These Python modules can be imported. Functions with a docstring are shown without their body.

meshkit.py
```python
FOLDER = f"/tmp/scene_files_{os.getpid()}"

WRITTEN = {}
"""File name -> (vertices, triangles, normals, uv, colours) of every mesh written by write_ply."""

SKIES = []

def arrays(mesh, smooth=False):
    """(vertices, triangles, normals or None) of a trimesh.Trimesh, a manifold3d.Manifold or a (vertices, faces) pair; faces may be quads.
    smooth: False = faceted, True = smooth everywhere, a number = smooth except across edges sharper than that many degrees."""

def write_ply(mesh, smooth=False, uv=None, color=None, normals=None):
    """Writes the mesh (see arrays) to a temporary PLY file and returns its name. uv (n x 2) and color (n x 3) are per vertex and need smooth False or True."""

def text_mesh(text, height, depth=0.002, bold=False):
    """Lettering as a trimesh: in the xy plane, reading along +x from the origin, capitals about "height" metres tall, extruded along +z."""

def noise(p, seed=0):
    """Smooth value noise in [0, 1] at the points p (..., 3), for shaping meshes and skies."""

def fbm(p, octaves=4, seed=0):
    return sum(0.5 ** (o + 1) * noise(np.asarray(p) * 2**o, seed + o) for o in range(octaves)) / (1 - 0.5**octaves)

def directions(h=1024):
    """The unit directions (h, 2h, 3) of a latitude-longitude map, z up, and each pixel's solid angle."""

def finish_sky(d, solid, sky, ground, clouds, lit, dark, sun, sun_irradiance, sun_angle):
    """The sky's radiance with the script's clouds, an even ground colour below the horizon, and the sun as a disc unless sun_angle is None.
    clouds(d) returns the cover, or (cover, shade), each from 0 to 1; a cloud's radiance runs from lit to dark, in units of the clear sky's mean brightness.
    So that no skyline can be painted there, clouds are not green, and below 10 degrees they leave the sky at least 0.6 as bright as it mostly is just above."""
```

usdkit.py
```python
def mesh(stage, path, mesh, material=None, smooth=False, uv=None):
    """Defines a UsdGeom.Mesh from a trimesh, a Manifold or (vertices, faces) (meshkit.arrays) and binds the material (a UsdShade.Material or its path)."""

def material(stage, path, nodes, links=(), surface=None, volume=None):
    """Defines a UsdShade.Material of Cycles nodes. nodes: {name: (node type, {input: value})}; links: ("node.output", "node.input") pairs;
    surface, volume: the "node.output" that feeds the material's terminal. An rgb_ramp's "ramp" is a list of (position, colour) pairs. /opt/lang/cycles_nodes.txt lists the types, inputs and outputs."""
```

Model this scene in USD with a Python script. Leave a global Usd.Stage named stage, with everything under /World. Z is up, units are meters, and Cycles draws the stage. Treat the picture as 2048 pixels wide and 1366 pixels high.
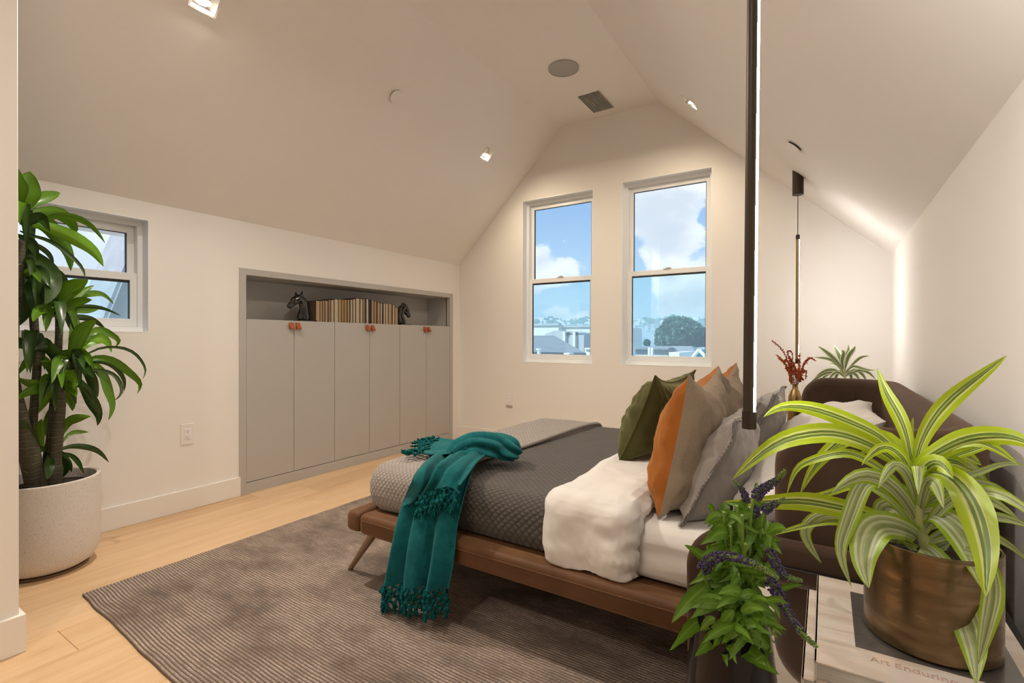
import math, random
import numpy as np, trimesh, manifold3d as m3
from shapely.geometry import Polygon, box as sbox
import usdkit, meshkit
from pxr import Usd, UsdGeom, UsdLux, UsdShade, Gf, Sdf, Vt

stage = Usd.Stage.CreateInMemory()
UsdGeom.SetStageUpAxis(stage, UsdGeom.Tokens.z)
UsdGeom.SetStageMetersPerUnit(stage, 1.0)
UsdGeom.Xform.Define(stage, '/World')
stage.SetDefaultPrim(stage.GetPrimAtPath('/World'))
T = Sdf.ValueTypeNames
PI = math.pi

# ------------------------------------------------------------------ camera
FPX, EYE = 986.08, np.array([0.0, 0.0, 1.10])
EXPOSURE = 0.24

def cam_rows(yaw, p, r):
    cy, sy, cp, sp, cr, sr = math.cos(yaw), math.sin(yaw), math.cos(p), math.sin(p), math.cos(r), math.sin(r)
    fwd = np.array([sy * cp, cy * cp, sp]); right = np.array([cy, -sy, 0.0]); up = np.cross(right, fwd)
    return np.array([cr * right + sr * up, -sr * right + cr * up, fwd])

ROT = cam_rows(math.radians(-32.498), math.radians(-0.2454), math.radians(0.1262))
cam = UsdGeom.Camera.Define(stage, '/World/camera')
cam.CreateHorizontalApertureAttr(36.0)
cam.CreateVerticalApertureAttr(36.0 * 1366 / 2048)
cam.CreateFocalLengthAttr(36.0 * FPX / 2048)
cam.CreateClippingRangeAttr(Gf.Vec2f(0.02, 5000.0))
cam.CreateExposureAttr(EXPOSURE)
_m = np.eye(4); _m[0, :3], _m[1, :3], _m[2, :3], _m[3, :3] = ROT[0], ROT[1], -ROT[2], EYE
cam.AddTransformOp().Set(Gf.Matrix4d(_m.tolist()))

# ------------------------------------------------------------------ sky and sun
SKY_STRENGTH = 1.02
CLOUD_AT = (16.19, 3.99, 17.73)

def sky_ray(u, v):
    r = ROT.T @ np.array([(u - 1024) / FPX, -(v - 683) / FPX, 1.0]); return tuple(r / np.linalg.norm(r))

# banks of cumulus (centre, angular radius, density) on top of an even scatter over the whole sky
BANKS = [(sky_ray(1345, 500), .095, .19), (sky_ray(1325, 395), .13, .22), (sky_ray(1095, 535), .085, .19), (sky_ray(1392, 600), .055, .16), (sky_ray(1335, 618), .035, .12), (sky_ray(1112, 622), .045, .13), (sky_ray(1165, 632), .03, .13), (sky_ray(1415, 440), .03, -.12),
         (sky_ray(1150, 440), .10, -.14), (sky_ray(1275, 585), .06, -.14), (sky_ray(1110, 588), .05, -.13), (sky_ray(1060, 480), .05, -.06), (sky_ray(1130, 480), .02, .16), (sky_ray(140, 500), .16, .22)]
nodes = {
    'tc': ('texture_coordinate', {}),
    'sep': ('separate_xyz', {}),
    'grad': ('rgb_ramp', {'ramp': [(0.0, (0.62, 0.80, 0.92)), (0.10, (0.44, 0.66, 0.86)), (0.25, (0.27, 0.47, 0.76)), (0.5, (0.19, 0.38, 0.70)), (1.0, (0.12, 0.29, 0.62))]}),
    'map': ('mapping', {'mapping_type': 'point', 'scale': (1.0, 1.0, 1.5), 'location': CLOUD_AT}),
    'n1': ('noise_texture', {'scale': 7.0, 'detail': 9.0, 'roughness': 0.52, 'distortion': 0.15}),
    'cover': ('rgb_ramp', {'ramp': [(0.0, (0, 0, 0)), (0.525, (0, 0, 0)), (0.57, (0.8, 0.8, 0.8)), (0.64, (1, 1, 1)), (1.0, (1, 1, 1))]}),
    'map2': ('mapping', {'mapping_type': 'point', 'scale': (1.0, 1.0, 1.5), 'location': (CLOUD_AT[0], CLOUD_AT[1], CLOUD_AT[2] + .04)}),
    'n2': ('noise_texture', {'scale': 7.0, 'detail': 6.0, 'roughness': 0.5, 'distortion': 0.15}),
    'shade': ('rgb_ramp', {'ramp': [(0.0, (0.95, 0.96, 0.98)), (0.58, (0.92, 0.94, 0.97)), (0.74, (0.66, 0.72, 0.80)), (1.0, (0.58, 0.64, 0.73))]}),
    'sh': ('math', {'math_type': 'add'}),
    'mix': ('mix', {'mix_type': 'mix'}),
    'bg': ('background_shader', {'strength': SKY_STRENGTH}),
}
links = [('tc.generated', 'sep.vector'), ('sep.z', 'grad.fac'), ('tc.generated', 'map.vector'), ('map.vector', 'n1.vector'),
    ('tc.generated', 'map2.vector'), ('map2.vector', 'n2.vector'), ('cover.color', 'mix.fac'), ('grad.color', 'mix.color1'), ('shade.color', 'mix.color2'), ('mix.color', 'bg.color')]
last = 'n1.fac'; bias = None
for k, (c, r, a) in enumerate(BANKS):
    nodes['d%d' % k] = ('vector_math', {'math_type': 'distance', 'vector2': c})
    nodes['k%d' % k] = ('map_range', {'range_type': 'smoothstep', 'from_min': 0.0, 'from_max': r, 'to_min': a, 'to_max': 0.0, 'clamp': True})
    nodes['s%d' % k] = ('math', {'math_type': 'add'})
    links += [('tc.generated', 'd%d.vector1' % k), ('d%d.value' % k, 'k%d.value' % k), ('k%d.result' % k, 's%d.value1' % k)]
    if bias: links.append((bias, 's%d.value2' % k))
    bias = 's%d.value' % k
nodes['tot'] = ('math', {'math_type': 'add'})
links += [(bias, 'tot.value1'), ('n1.fac', 'tot.value2'), ('tot.value', 'cover.fac'), (bias, 'sh.value1'), ('n2.fac', 'sh.value2'), ('sh.value', 'shade.fac')]
for k in range(len(BANKS)):
    if k == 0: nodes['s0'][1]['value2'] = 0.0
sky_mat = usdkit.material(stage, '/World/Looks/sky', nodes, links, surface='bg.background')
dome = UsdLux.DomeLight.Define(stage, '/World/sky_light')
dome.CreateIntensityAttr(1.0)
UsdShade.MaterialBindingAPI.Apply(dome.GetPrim()).Bind(sky_mat)

sun = UsdLux.DistantLight.Define(stage, '/World/sun_light')
sun.CreateAngleAttr(1.0)
sun.CreateIntensityAttr(1.35)
sun.CreateNormalizeAttr(True)
sun.CreateColorAttr(Gf.Vec3f(0.95, 0.97, 1.0))
sun.AddRotateXYZOp().Set(Gf.Vec3f(48, 0, -35))      # from behind the house, so it never enters the far windows

# ------------------------------------------------------------------ helpers
used, LOC = {}, {}

def path_for(name, parent=None):
    base = '/World' if parent is None else (parent if isinstance(parent, str) else str(parent.GetPath()))
    key = base + '/' + name
    n = used.get(key, 0); used[key] = n + 1
    return key if n == 0 else '%s_%03d' % (key, n)

def tag(o, label=None, cat=None, group=None, kind=None):
    for k, v in (('label', label), ('category', cat), ('group', group), ('kind', kind)):
        if v: o.SetCustomDataByKey(k, v)
    return o

def thing(name, label, cat, loc=(0, 0, 0), group=None, kind=None):
    p = path_for(name)
    x = UsdGeom.Xform.Define(stage, p); x.AddTranslateOp().Set(Gf.Vec3d(*map(float, loc)))
    LOC[p] = np.array(loc, float)
    return tag(x.GetPrim(), label, cat, group, kind)

def arr(mesh):
    if isinstance(mesh, (list,)):
        mesh = cat(*mesh)
    if isinstance(mesh, m3.Manifold):
        m = mesh.to_mesh(); return np.array(m.vert_properties[:, :3], float), np.array(m.tri_verts)
    if isinstance(mesh, tuple):
        v, f = np.asarray(mesh[0], float), np.asarray(mesh[1], int)
        if f.shape[1] == 4: f = np.vstack([f[:, [0, 1, 2]], f[:, [0, 2, 3]]])
        return v, f
    return np.array(mesh.vertices, float), np.array(mesh.faces)

def cat(*ms):
    V, F, n = [], [], 0
    for m in ms:
        v, f = arr(m); V.append(v); F.append(f + n); n += len(v)
    return np.vstack(V), np.vstack(F)

def obj(name, mesh, mat, parent=None, smooth=35, uv=None, label=None, c=None, group=None, kind=None):
    """one Mesh; coordinates are world metres, written relative to the thing it belongs to"""
    p = path_for(name, parent)
    v, f = arr(mesh)
    if parent is not None:
        pp = parent if isinstance(parent, str) else str(parent.GetPath())
        root = '/'.join(pp.split('/')[:3])
        if root in LOC: v = v - LOC[root]
    if uv is not None: smooth = True
    o = usdkit.mesh(stage, p, (v, f), mat, smooth=smooth, uv=uv).GetPrim()
    return tag(o, label, c, group, kind)

def ray(u, v): return ROT.T @ np.array([(u - 1024) / FPX, -(v - 683) / FPX, 1.0])
def at(u, v, axis, val):
    """world point that the photo's pixel shows, on the plane axis = val"""
    r = ray(u, v); return EYE + r * ((val - EYE[axis]) / r[axis])
def atp(u, v, p0, n):
    r = ray(u, v); return EYE + r * ((np.array(p0) - EYE) @ np.array(n) / (r @ np.array(n)))

def bx(x0, x1, y0, y1, z0, z1, r=0.0):
    """a box, its edges chamfered by r"""
    if r <= 0:
        return m3.Manifold.cube([x1 - x0, y1 - y0, z1 - z0]).translate([x0, y0, z0])
    r = min(r, (x1 - x0) * .45, (y1 - y0) * .45, (z1 - z0) * .45)
    P = []
    for sx in (0, 1):
        for sy in (0, 1):
            for sz in (0, 1):
                c = np.array([x1 if sx else x0, y1 if sy else y0, z1 if sz else z0], float)
                d = np.array([-r if sx else r, -r if sy else r, -r if sz else r])
                for a in range(3):
                    q = d.copy(); q[a] = 0; P.append(c + q)
    return m3.Manifold.hull_points(np.array(P))

def rbox(x0, x1, y0, y1, z0, z1, r, seg=12):
    s = m3.Manifold.sphere(r, seg)
    return m3.Manifold.batch_hull([s.translate([x, y, z]) for x in (x0 + r, x1 - r) for y in (y0 + r, y1 - r) for z in (z0 + r, z1 - r)])

def extr(pts, d0, d1, axis):
    """polygon pts (2-D) extruded along axis from d0 to d1; the 2-D axes are the other two in x,y,z order"""
    poly = pts if isinstance(pts, Polygon) else Polygon(pts)
    m = trimesh.creation.extrude_polygon(poly, d1 - d0, engine='earcut')
    v = np.array(m.vertices); o = np.zeros_like(v)
    rest = [a for a in range(3) if a != axis]
    o[:, rest[0]], o[:, rest[1]], o[:, axis] = v[:, 0], v[:, 1], v[:, 2] + d0
    f = np.array(m.faces)
    if axis == 1: f = f[:, ::-1]
    return o, f

def frames(P):
    P = np.asarray(P, float)
    t = np.gradient(P, axis=0); t /= np.linalg.norm(t, axis=1, keepdims=True) + 1e-12
    n = np.zeros_like(P)
    a = np.array([0, 0, 1.0]) if abs(t[0][2]) < .9 else np.array([1.0, 0, 0])
    n[0] = np.cross(t[0], a); n[0] /= np.linalg.norm(n[0])
    for i in range(1, len(P)):
        q = n[i - 1] - t[i] * (n[i - 1] @ t[i]); n[i] = q / (np.linalg.norm(q) + 1e-12)
    return t, n, np.cross(t, n)

def tube(P, r, seg=8, caps=True):
    P = np.asarray(P, float); r = np.broadcast_to(np.asarray(r, float), (len(P),))
    t, n, b = frames(P)
    a = np.arange(seg) / seg * 2 * PI
    V = (P[:, None] + r[:, None, None] * (np.cos(a)[None, :, None] * n[:, None] + np.sin(a)[None, :, None] * b[:, None])).reshape(-1, 3)
    F = []
    for i in range(len(P) - 1):
        for k in range(seg):
            k2 = (k + 1) % seg
            F.append([i * seg + k, i * seg + k2, (i + 1) * seg + k2, (i + 1) * seg + k])
    F = np.array(F); F = np.vstack([F[:, [0, 1, 2]], F[:, [0, 2, 3]]])
    if caps:
        c0, c1 = len(V), len(V) + 1
        V = np.vstack([V, P[:1], P[-1:]])
        m = len(P) - 1
        F = np.vstack([F, [[c0, (k + 1) % seg, k] for k in range(seg)], [[c1, m * seg + k, m * seg + (k + 1) % seg] for k in range(seg)]])
    return V, F

def lathe(prof, c=(0, 0, 0), seg=48):
    m = trimesh.creation.revolve(np.array(prof, float), sections=seg)
    m.apply_translation(c); return np.array(m.vertices), np.array(m.faces)

def spline(P, n):
    """Catmull-Rom through the points, n samples"""
    P = np.asarray(P, float)
    if len(P) < 3:
        t = np.linspace(0, 1, n)[:, None]; return P[0] * (1 - t) + P[-1] * t
    d = np.r_[0, np.cumsum(np.linalg.norm(np.diff(P, axis=0), axis=1) ** .5 + 1e-9)]
    from scipy.interpolate import PchipInterpolator, CubicSpline
    return CubicSpline(d / d[-1], P, axis=0, bc_type='natural')(np.linspace(0, 1, n))

def grid(S):
    """triangles of a (rows, cols, 3) surface"""
    n, m = S.shape[:2]
    i = np.arange(n * m).reshape(n, m)
    q = np.stack([i[:-1, :-1], i[:-1, 1:], i[1:, 1:], i[1:, :-1]], -1).reshape(-1, 4)
    return S.reshape(-1, 3), np.vstack([q[:, [0, 1, 2]], q[:, [0, 2, 3]]])

def sheet(S, th):
    """a cloth of thickness th from a surface grid: both faces and the rim"""
    n, m = S.shape[:2]
    du, dv = np.gradient(S, axis=0), np.gradient(S, axis=1)
    N = np.cross(du, dv); N /= np.linalg.norm(N, axis=2, keepdims=True) + 1e-12
    A, F = grid(S); B = (S - N * th).reshape(-1, 3)
    k = n * m; i = np.arange(k).reshape(n, m)
    rim = np.r_[i[0, :], i[1:, -1], i[-1, -2::-1], i[-2:0:-1, 0]]
    nx = np.roll(rim, -1)
    R = np.vstack([np.c_[rim, rim + k, nx + k], np.c_[rim, nx + k, nx]])
    return np.vstack([A, B]), np.vstack([F, F[:, ::-1] + k, R])

# ------------------------------------------------------------------ materials
MATS = {}
def mat(name, color, rough=0.6, metal=0.0, var=None, bump=None, color2=None, coat=0.0, sheen=0.0, spec=0.5, trans=0.0, emit=None, stretch=(1, 1, 1), facmap=(0.35, 0.65), ramp3=None, tex='noise', detail=4.0, ior=1.5, sheen_tint=(1, 1, 1), sss=0.0):
    """principled look; var = (noise scale, ) mixes color to color2; bump = (scale, strength, distance); object coordinates"""
    nodes = {'p': ('principled_bsdf', {'base_color': color, 'roughness': rough, 'metallic': metal, 'coat_weight': coat, 'sheen_weight': sheen, 'specular_ior_level': spec, 'transmission_weight': trans, 'ior': ior, 'sheen_tint': sheen_tint})}
    links = []
    if var or bump:
        nodes['tc'] = ('geometry', {})
        nodes['mp'] = ('mapping', {'mapping_type': 'point', 'scale': stretch})
        links += [('tc.position', 'mp.vector')]
    if var:
        nodes['n'] = ('noise_texture', {'scale': var, 'detail': detail, 'roughness': 0.6})
        stops = ramp3 or [(facmap[0], color), (facmap[1], color2)]
        nodes['r'] = ('rgb_ramp', {'ramp': stops})
        links += [('mp.vector', 'n.vector'), ('n.fac', 'r.fac'), ('r.color', 'p.base_color')]
    if bump:
        nodes['bn'] = ('noise_texture', {'scale': bump[0], 'detail': 3.0, 'roughness': 0.6})
        nodes['b'] = ('bump', {'strength': bump[1], 'distance': bump[2]})
        links += [('mp.vector', 'bn.vector'), ('bn.fac', 'b.height'), ('b.normal', 'p.normal')]
    if emit:
        nodes['p'][1]['emission_color'] = emit[0]; nodes['p'][1]['emission_strength'] = emit[1]
    m = usdkit.material(stage, '/World/Looks/' + name, nodes, links, surface='p.BSDF')
    MATS[name] = m
    return m

W_WALL = mat('wall_paint', (0.85, 0.825, 0.79), 0.75, bump=(220, 0.08, 0.002))
W_CEIL = mat('ceiling_paint', (0.86, 0.828, 0.79), 0.85, bump=(220, 0.08, 0.002))
W_TRIM = mat('trim_paint', (0.84, 0.815, 0.78), 0.4)
W_VINYL = mat('window_vinyl', (0.86, 0.88, 0.90), 0.35)
BLACKM = mat('black_metal', (0.012, 0.012, 0.012), 0.4, 0.0)
glass = usdkit.material(stage, '/World/Looks/window_glass', {
    'fr': ('fresnel', {'IOR': 1.45}), 't': ('transparent_bsdf', {'color': (0.97, 0.99, 1.0)}), 'g': ('glossy_bsdf', {'roughness': 0.0, 'color': (1, 1, 1)}), 'm': ('mix_closure', {})},
    [('fr.fac', 'm.fac'), ('t.BSDF', 'm.closure1'), ('g.BSDF', 'm.closure2')], surface='m.closure')
glass_haze_tint = usdkit.material(stage, '/World/Looks/window_glass_haze_tint', {
    'fr': ('fresnel', {'IOR': 1.45}), 't': ('transparent_bsdf', {'color': (0.90, 0.985, 1.0)}), 'g': ('glossy_bsdf', {'roughness': 0.0, 'color': (1, 1, 1)}), 'm': ('mix_closure', {})},
    [('fr.fac', 'm.fac'), ('t.BSDF', 'm.closure1'), ('g.BSDF', 'm.closure2')], surface='m.closure')  # faint cyan of the lower pane stands for the haze outside
SCREEN = usdkit.material(stage, '/World/Looks/unseen_insect_screen', {
    't': ('transparent_bsdf', {'color': (1, 1, 1)}), 'd': ('diffuse_bsdf', {'color': (.5, .6, .64)}), 'l': ('translucent_bsdf', {'color': (.5, .6, .64)}), 'a': ('mix_closure', {'fac': .5}), 'm': ('mix_closure', {'fac': .07})},
    [('d.BSDF', 'a.closure1'), ('l.BSDF', 'a.closure2'), ('t.BSDF', 'm.closure1'), ('a.closure', 'm.closure2')], surface='m.closure')  # unseen mesh, placed to lay a faint veil over the lower view
# ================================================================== the room
XL, XR, YF, YB = -3.462, 0.38, 4.337, -3.0      # wall faces
ZK, ZC, ZR = 1.925, 3.18, 1.70                  # knee height at the cabinet wall, flat ceiling, knee height at the bed wall
XC0, XC1 = -2.194, -1.25                        # edges of the flat ceiling

def zslope(x):
    if x < XC0: return ZK + (x - XL) * (ZC - ZK) / (XC0 - XL)
    if x > XC1: return ZC + (x - XC1) * (ZR - ZC) / (XR - XC1)
    return ZC

# ---- floor of wide oak planks
floor = thing('floor', 'pale honey oak plank floor', 'floor', kind='structure')
rng = random.Random(3)
wood = []
for k in range(6):
    a = [0.0, 0.06, -0.05, 0.03, -0.02, 0.08][k]
    c1 = (0.64 + a * .6, 0.43 + a * .5, 0.245 + a * .35); c2 = (0.54 + a * .5, 0.335 + a * .4, 0.17 + a * .3); c3 = (0.70 + a * .5, 0.50 + a * .4, 0.305 + a * .3)
    wood.append(usdkit.material(stage, '/World/Looks/oak_%d' % k, {
        'g': ('geometry', {}), 'mp': ('mapping', {'mapping_type': 'point', 'scale': (16.0, 0.9, 1.0), 'location': (k * 3.7, k * 1.3, 0)}),
        'n': ('noise_texture', {'scale': 1.6, 'detail': 6.0, 'roughness': 0.62, 'distortion': 0.6}), 'r': ('rgb_ramp', {'ramp': [(0.28, c2), (0.45, c1), (0.72, c3)]}),
        'mp2': ('mapping', {'mapping_type': 'point', 'scale': (90.0, 3.0, 1.0)}), 'n2': ('noise_texture', {'scale': 2.0, 'detail': 3.0, 'roughness': 0.5}),
        'b': ('bump', {'strength': 0.12, 'distance': 0.002}), 'p': ('principled_bsdf', {'roughness': 0.42, 'specular_ior_level': 0.4})},
        [('g.position', 'mp.vector'), ('mp.vector', 'n.vector'), ('n.fac', 'r.fac'), ('r.color', 'p.base_color'), ('g.position', 'mp2.vector'), ('mp2.vector', 'n2.vector'), ('n2.fac', 'b.height'), ('b.normal', 'p.normal')], surface='p.BSDF'))
obj('subfloor', bx(XL - .4, XR + .1, YB - .1, YF + .1, -0.10, -0.014), mat('subfloor_dark', (0.12, 0.08, 0.05), 0.9), floor)
PW = 0.215
x = XL - 0.05; row = 0
while x < XR:
    y = YB - rng.uniform(0, 1.6)
    while y < YF:
        L = rng.uniform(1.5, 2.3)
        y0, y1 = max(y, YB), min(y + L, YF)
        if y1 - y0 > 0.05:
            obj('plank', bx(x + .0006, x + PW - .0006, y0 + .0006, y1 - .0006, -0.014, -rng.uniform(0, .0004), .0012), wood[rng.randrange(6)], floor, smooth=False)
        y += L
    x += PW; row += 1

# ---- walls
CB = dict(y0=1.881, y1=4.219, z1=1.598)         # outer edge of the built-in cabinet
W1 = dict(y0=0.42, y1=1.339, z0=1.137, z1=1.818)
wl = bx(XL - .16, XL, YB - .1, YF + .16, -0.05, 2.05)
wl = wl - bx(XL - .5, XL + .1, CB['y0'] + .004, CB['y1'] - .004, -0.1, CB['z1'] - .004) - bx(XL - .5, XL + .1, W1['y0'], W1['y1'], W1['z0'], W1['z1'])
obj('wall_left', wl, W_WALL, label='cream knee wall with built-in cabinet and small window', c='wall', kind='structure', smooth=False)
W2 = dict(x0=-2.636, x1=-1.858, z0=0.867, z1=2.52)
W3 = dict(x0=-1.577, x1=-0.80, z0=0.871, z1=2.535)
g = [(XL - .1, -0.05), (XR + .1, -0.05), (XR + .1, zslope(XR) - .02), (XC1, ZC + .06), (XC0, ZC + .06), (XL - .1, ZK + .05)]
wf = arr(extr(g, YF, YF + .16, 1))
wf = m3.Manifold(m3.Mesh(np.array(wf[0], np.float32), np.array(wf[1], np.uint32)))
for w in (W2, W3): wf = wf - bx(w['x0'], w['x1'], YF - .1, YF + .5, w['z0'], w['z1'])
obj('wall_far', wf, W_WALL, label='cream gable wall holding two tall windows', c='wall', kind='structure', smooth=False)
obj('wall_right', bx(XR, XR + .12, YB - .1, YF + .1, -0.05, ZR + .02), W_WALL, label='white wall behind the headboard', c='wall', kind='structure', smooth=False)
obj('wall_back', bx(XL - .2, XR + .2, YB - .12, YB, -0.05, 3.3), W_WALL, label='plain wall closing the room behind the viewer', c='wall', kind='structure', smooth=False)
XS, YS = -2.381, 0.527
obj('wall_entry', bx(XS - .14, XS, YB, YS, -0.02, zslope(XS - .14) + .02, .002), W_WALL, label='cream stub wall ending beside the tall potted plant', c='wall', kind='structure', smooth=False)

# ---- ceiling: two slopes and a flat strip, one slab, recesses cut for the downlights
th = 0.16
cp = [(XL - .2, zslope(XL) - .2 * .99), (XC0, ZC), (XC1, ZC), (XR + .2, zslope(XR) - .2 * .908), (XR + .2, ZC + .3), (XL - .2, ZC + .3)]
ce = arr(extr(cp, YB - .1, YF + .1, 1))
ce = m3.Manifold(m3.Mesh(np.array(ce[0], np.float32), np.array(ce[1], np.uint32)))
SL = math.atan2(ZC - ZK, XC0 - XL); SR = math.atan2(ZR - ZC, XR - XC1)
def slope_frame(x, y, left):
    """point on a slope and its frame: down-slope-free axes (along slope uphill e, along y, inward normal n)"""
    a = SL if left else SR
    e = np.array([math.cos(a), 0, math.sin(a)]); n = np.array([math.sin(a), 0, -math.cos(a)]) if left else np.array([math.sin(a), 0, -math.cos(a)])
    return np.array([x, y, zslope(x)]), e, np.array([0, 1.0, 0]), n
def place(mesh, o, e, f, n):
    v, t = arr(mesh); M = np.array([e, f, n])
    w = v @ M + o
    if np.linalg.det(M) < 0: t = t[:, ::-1]
    return w, t
DL = [(-2.597, 3.655, True), (-2.597, 1.25, True), (-0.832, 3.665, False), (-0.832, 1.25, False), (-1.45, -1.15, False), (-0.832, -1.15, False)]  # over-bed and entry downlights are unseen, placed to light the room
DL = [(x, y, l if x < XC0 or x > XC1 else None) for x, y, l in DL]
def dl_frame(x, y, l):
    if l is None: return np.array([x, y, ZC]), np.array([1.0, 0, 0]), np.array([0, 1.0, 0]), np.array([0, 0, -1.0])
    return slope_frame(x, y, l)
for d in DL:
    o, e, f, n = dl_frame(*d)
    v, t = place(bx(-.057, .057, -.057, .057, -.10, .05), o, e, f, n)
    ce = ce - m3.Manifold(m3.Mesh(np.array(v, np.float32), np.array(t, np.uint32)))
obj('ceiling', ce, W_CEIL, label='vaulted ceiling of two slopes and a flat strip', c='ceiling', kind='structure', smooth=False)

# ---- baseboards
BH, BT = 0.133, 0.015
obj('baseboard_left', bx(XL, XL + BT, YB, CB['y0'] + .006, 0, BH, .002), W_TRIM, label='white baseboard of the cabinet wall', c='baseboard', kind='structure', smooth=False)
obj('baseboard_left', bx(XL, XL + BT, CB['y1'] - .004, YF, 0, BH, .002), W_TRIM, label='short white baseboard in the corner past the cabinet', c='baseboard', kind='structure', smooth=False)
obj('baseboard_far', bx(XL, XR, YF - BT, YF, 0, BH, .002), W_TRIM, label='white baseboard under the two tall windows', c='baseboard', kind='structure', smooth=False)
obj('baseboard_right', bx(XR - BT, XR, YB, YF, 0, BH, .002), W_TRIM, label='white baseboard behind the bed', c='baseboard', kind='structure', smooth=False)
obj('baseboard_entry', bx(XS - .155, XS + BT, YB, YS + BT, 0, BH, .002), W_TRIM, label='white baseboard wrapping the stub wall', c='baseboard', kind='structure', smooth=False)

# ---- double-hung windows
def window(name, label, w0, w1, z0, z1, zmid, to, fixed):
    """to(a, d, z): a along the wall, d outward depth, z up -> world. w0..w1 opening along the wall"""
    W = thing(name, label, 'window', kind='structure')
    def B(a0, a1, d0, d1, q0, q1, r=.003):
        return bx(a0, a1, d0, d1, q0, q1, r)
    def fix(m):
        if isinstance(m, list):
            m = m3.Manifold.batch_boolean(m, m3.OpType.Add)
            v, f = arr(m); m = (np.array([to(*p) for p in v]), f)
        v, f = m
        t = trimesh.Trimesh(v, f, process=False)
        return (v, f[:, ::-1]) if t.volume < 0 else (v, f)
    D = 0.085; F = 0.032; S = 0.038
    fr = [B(w0, w0 + F, D - .01, D + .07, z0, z1), B(w1 - F, w1, D - .01, D + .07, z0, z1), B(w0, w1, D - .01, D + .07, z1 - F, z1), B(w0, w1, D - .012, D + .07, z0, z0 + F)]
    obj('outer_frame', fix(fr), W_VINYL, W, smooth=False)
    rv = .005
    obj('reveal', fix([B(w0 - .001, w0 + rv, -.001, D, z0, z1, 0), B(w1 - rv, w1 + .001, -.001, D, z0, z1, 0), B(w0, w1, -.001, D, z1 - rv, z1 + .001, 0), B(w0, w1, -.001, D, z0 - .001, z0 + rv, 0)]), W_VINYL, W, smooth=False, label='white window return, its cool cast standing for sky light')  # cool white carries the sky light that falls on the return
    def sash(nm, a0, a1, q0, q1, d, g, rail0, rail1, gname):
        m = [B(a0, a0 + S, d, d + .03, q0, q1), B(a1 - S, a1, d, d + .03, q0, q1), B(a0, a1, d, d + .03, q1 - rail1, q1), B(a0, a1, d, d + .03, q0, q0 + rail0)]
        s = obj(nm, fix(m), W_VINYL, W, smooth=False)
        gk = [B(a0 + S - .004, a0 + S + .004, d + .006, d + .024, q0 + rail0, q1 - rail1, .001), B(a1 - S - .004, a1 - S + .004, d + .006, d + .024, q0 + rail0, q1 - rail1, .001), B(a0 + S, a1 - S, d + .006, d + .024, q1 - rail1 - (.014 if g is glass_haze_tint else .003), q1 - rail1 + .002, .001)]
        obj('gasket', fix(gk), BLACKM, s, smooth=False)
        obj('pane', fix([B(a0 + S, a1 - S, d + .013, d + .0145, q0 + rail0, q1 - rail1, 0)]), g, s, smooth=False)
        return s
    sash('upper_sash', w0 + F, w1 - F, zmid - .03, z1 - F, D + .034, glass, .04, .045, 'u')
    ls = sash('lower_sash', w0 + F - .004, w1 - F + .004, z0 + F, zmid + .022, D + .002, glass_haze_tint, .05, .045, 'l')
    obj('unseen_insect_screen', fix([B(w0 + F, w1 - F, D + .056, D + .057, z0 + F, zmid - .005, 0)]), SCREEN, W, smooth=False, label='unseen insect screen outside the lower sash, faintly veiling the view')
    c = (w0 + w1) / 2
    obj('sash_lock', fix([B(c - .035, c + .035, D - .006, D + .022, zmid + .022, zmid + .030), B(c - .012, c + .03, D - .012, D + .01, zmid + .029, zmid + .037)]), W_VINYL, ls, smooth=False)
    # white drywall return, cool cast of the sky put into its colour
    return W
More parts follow.
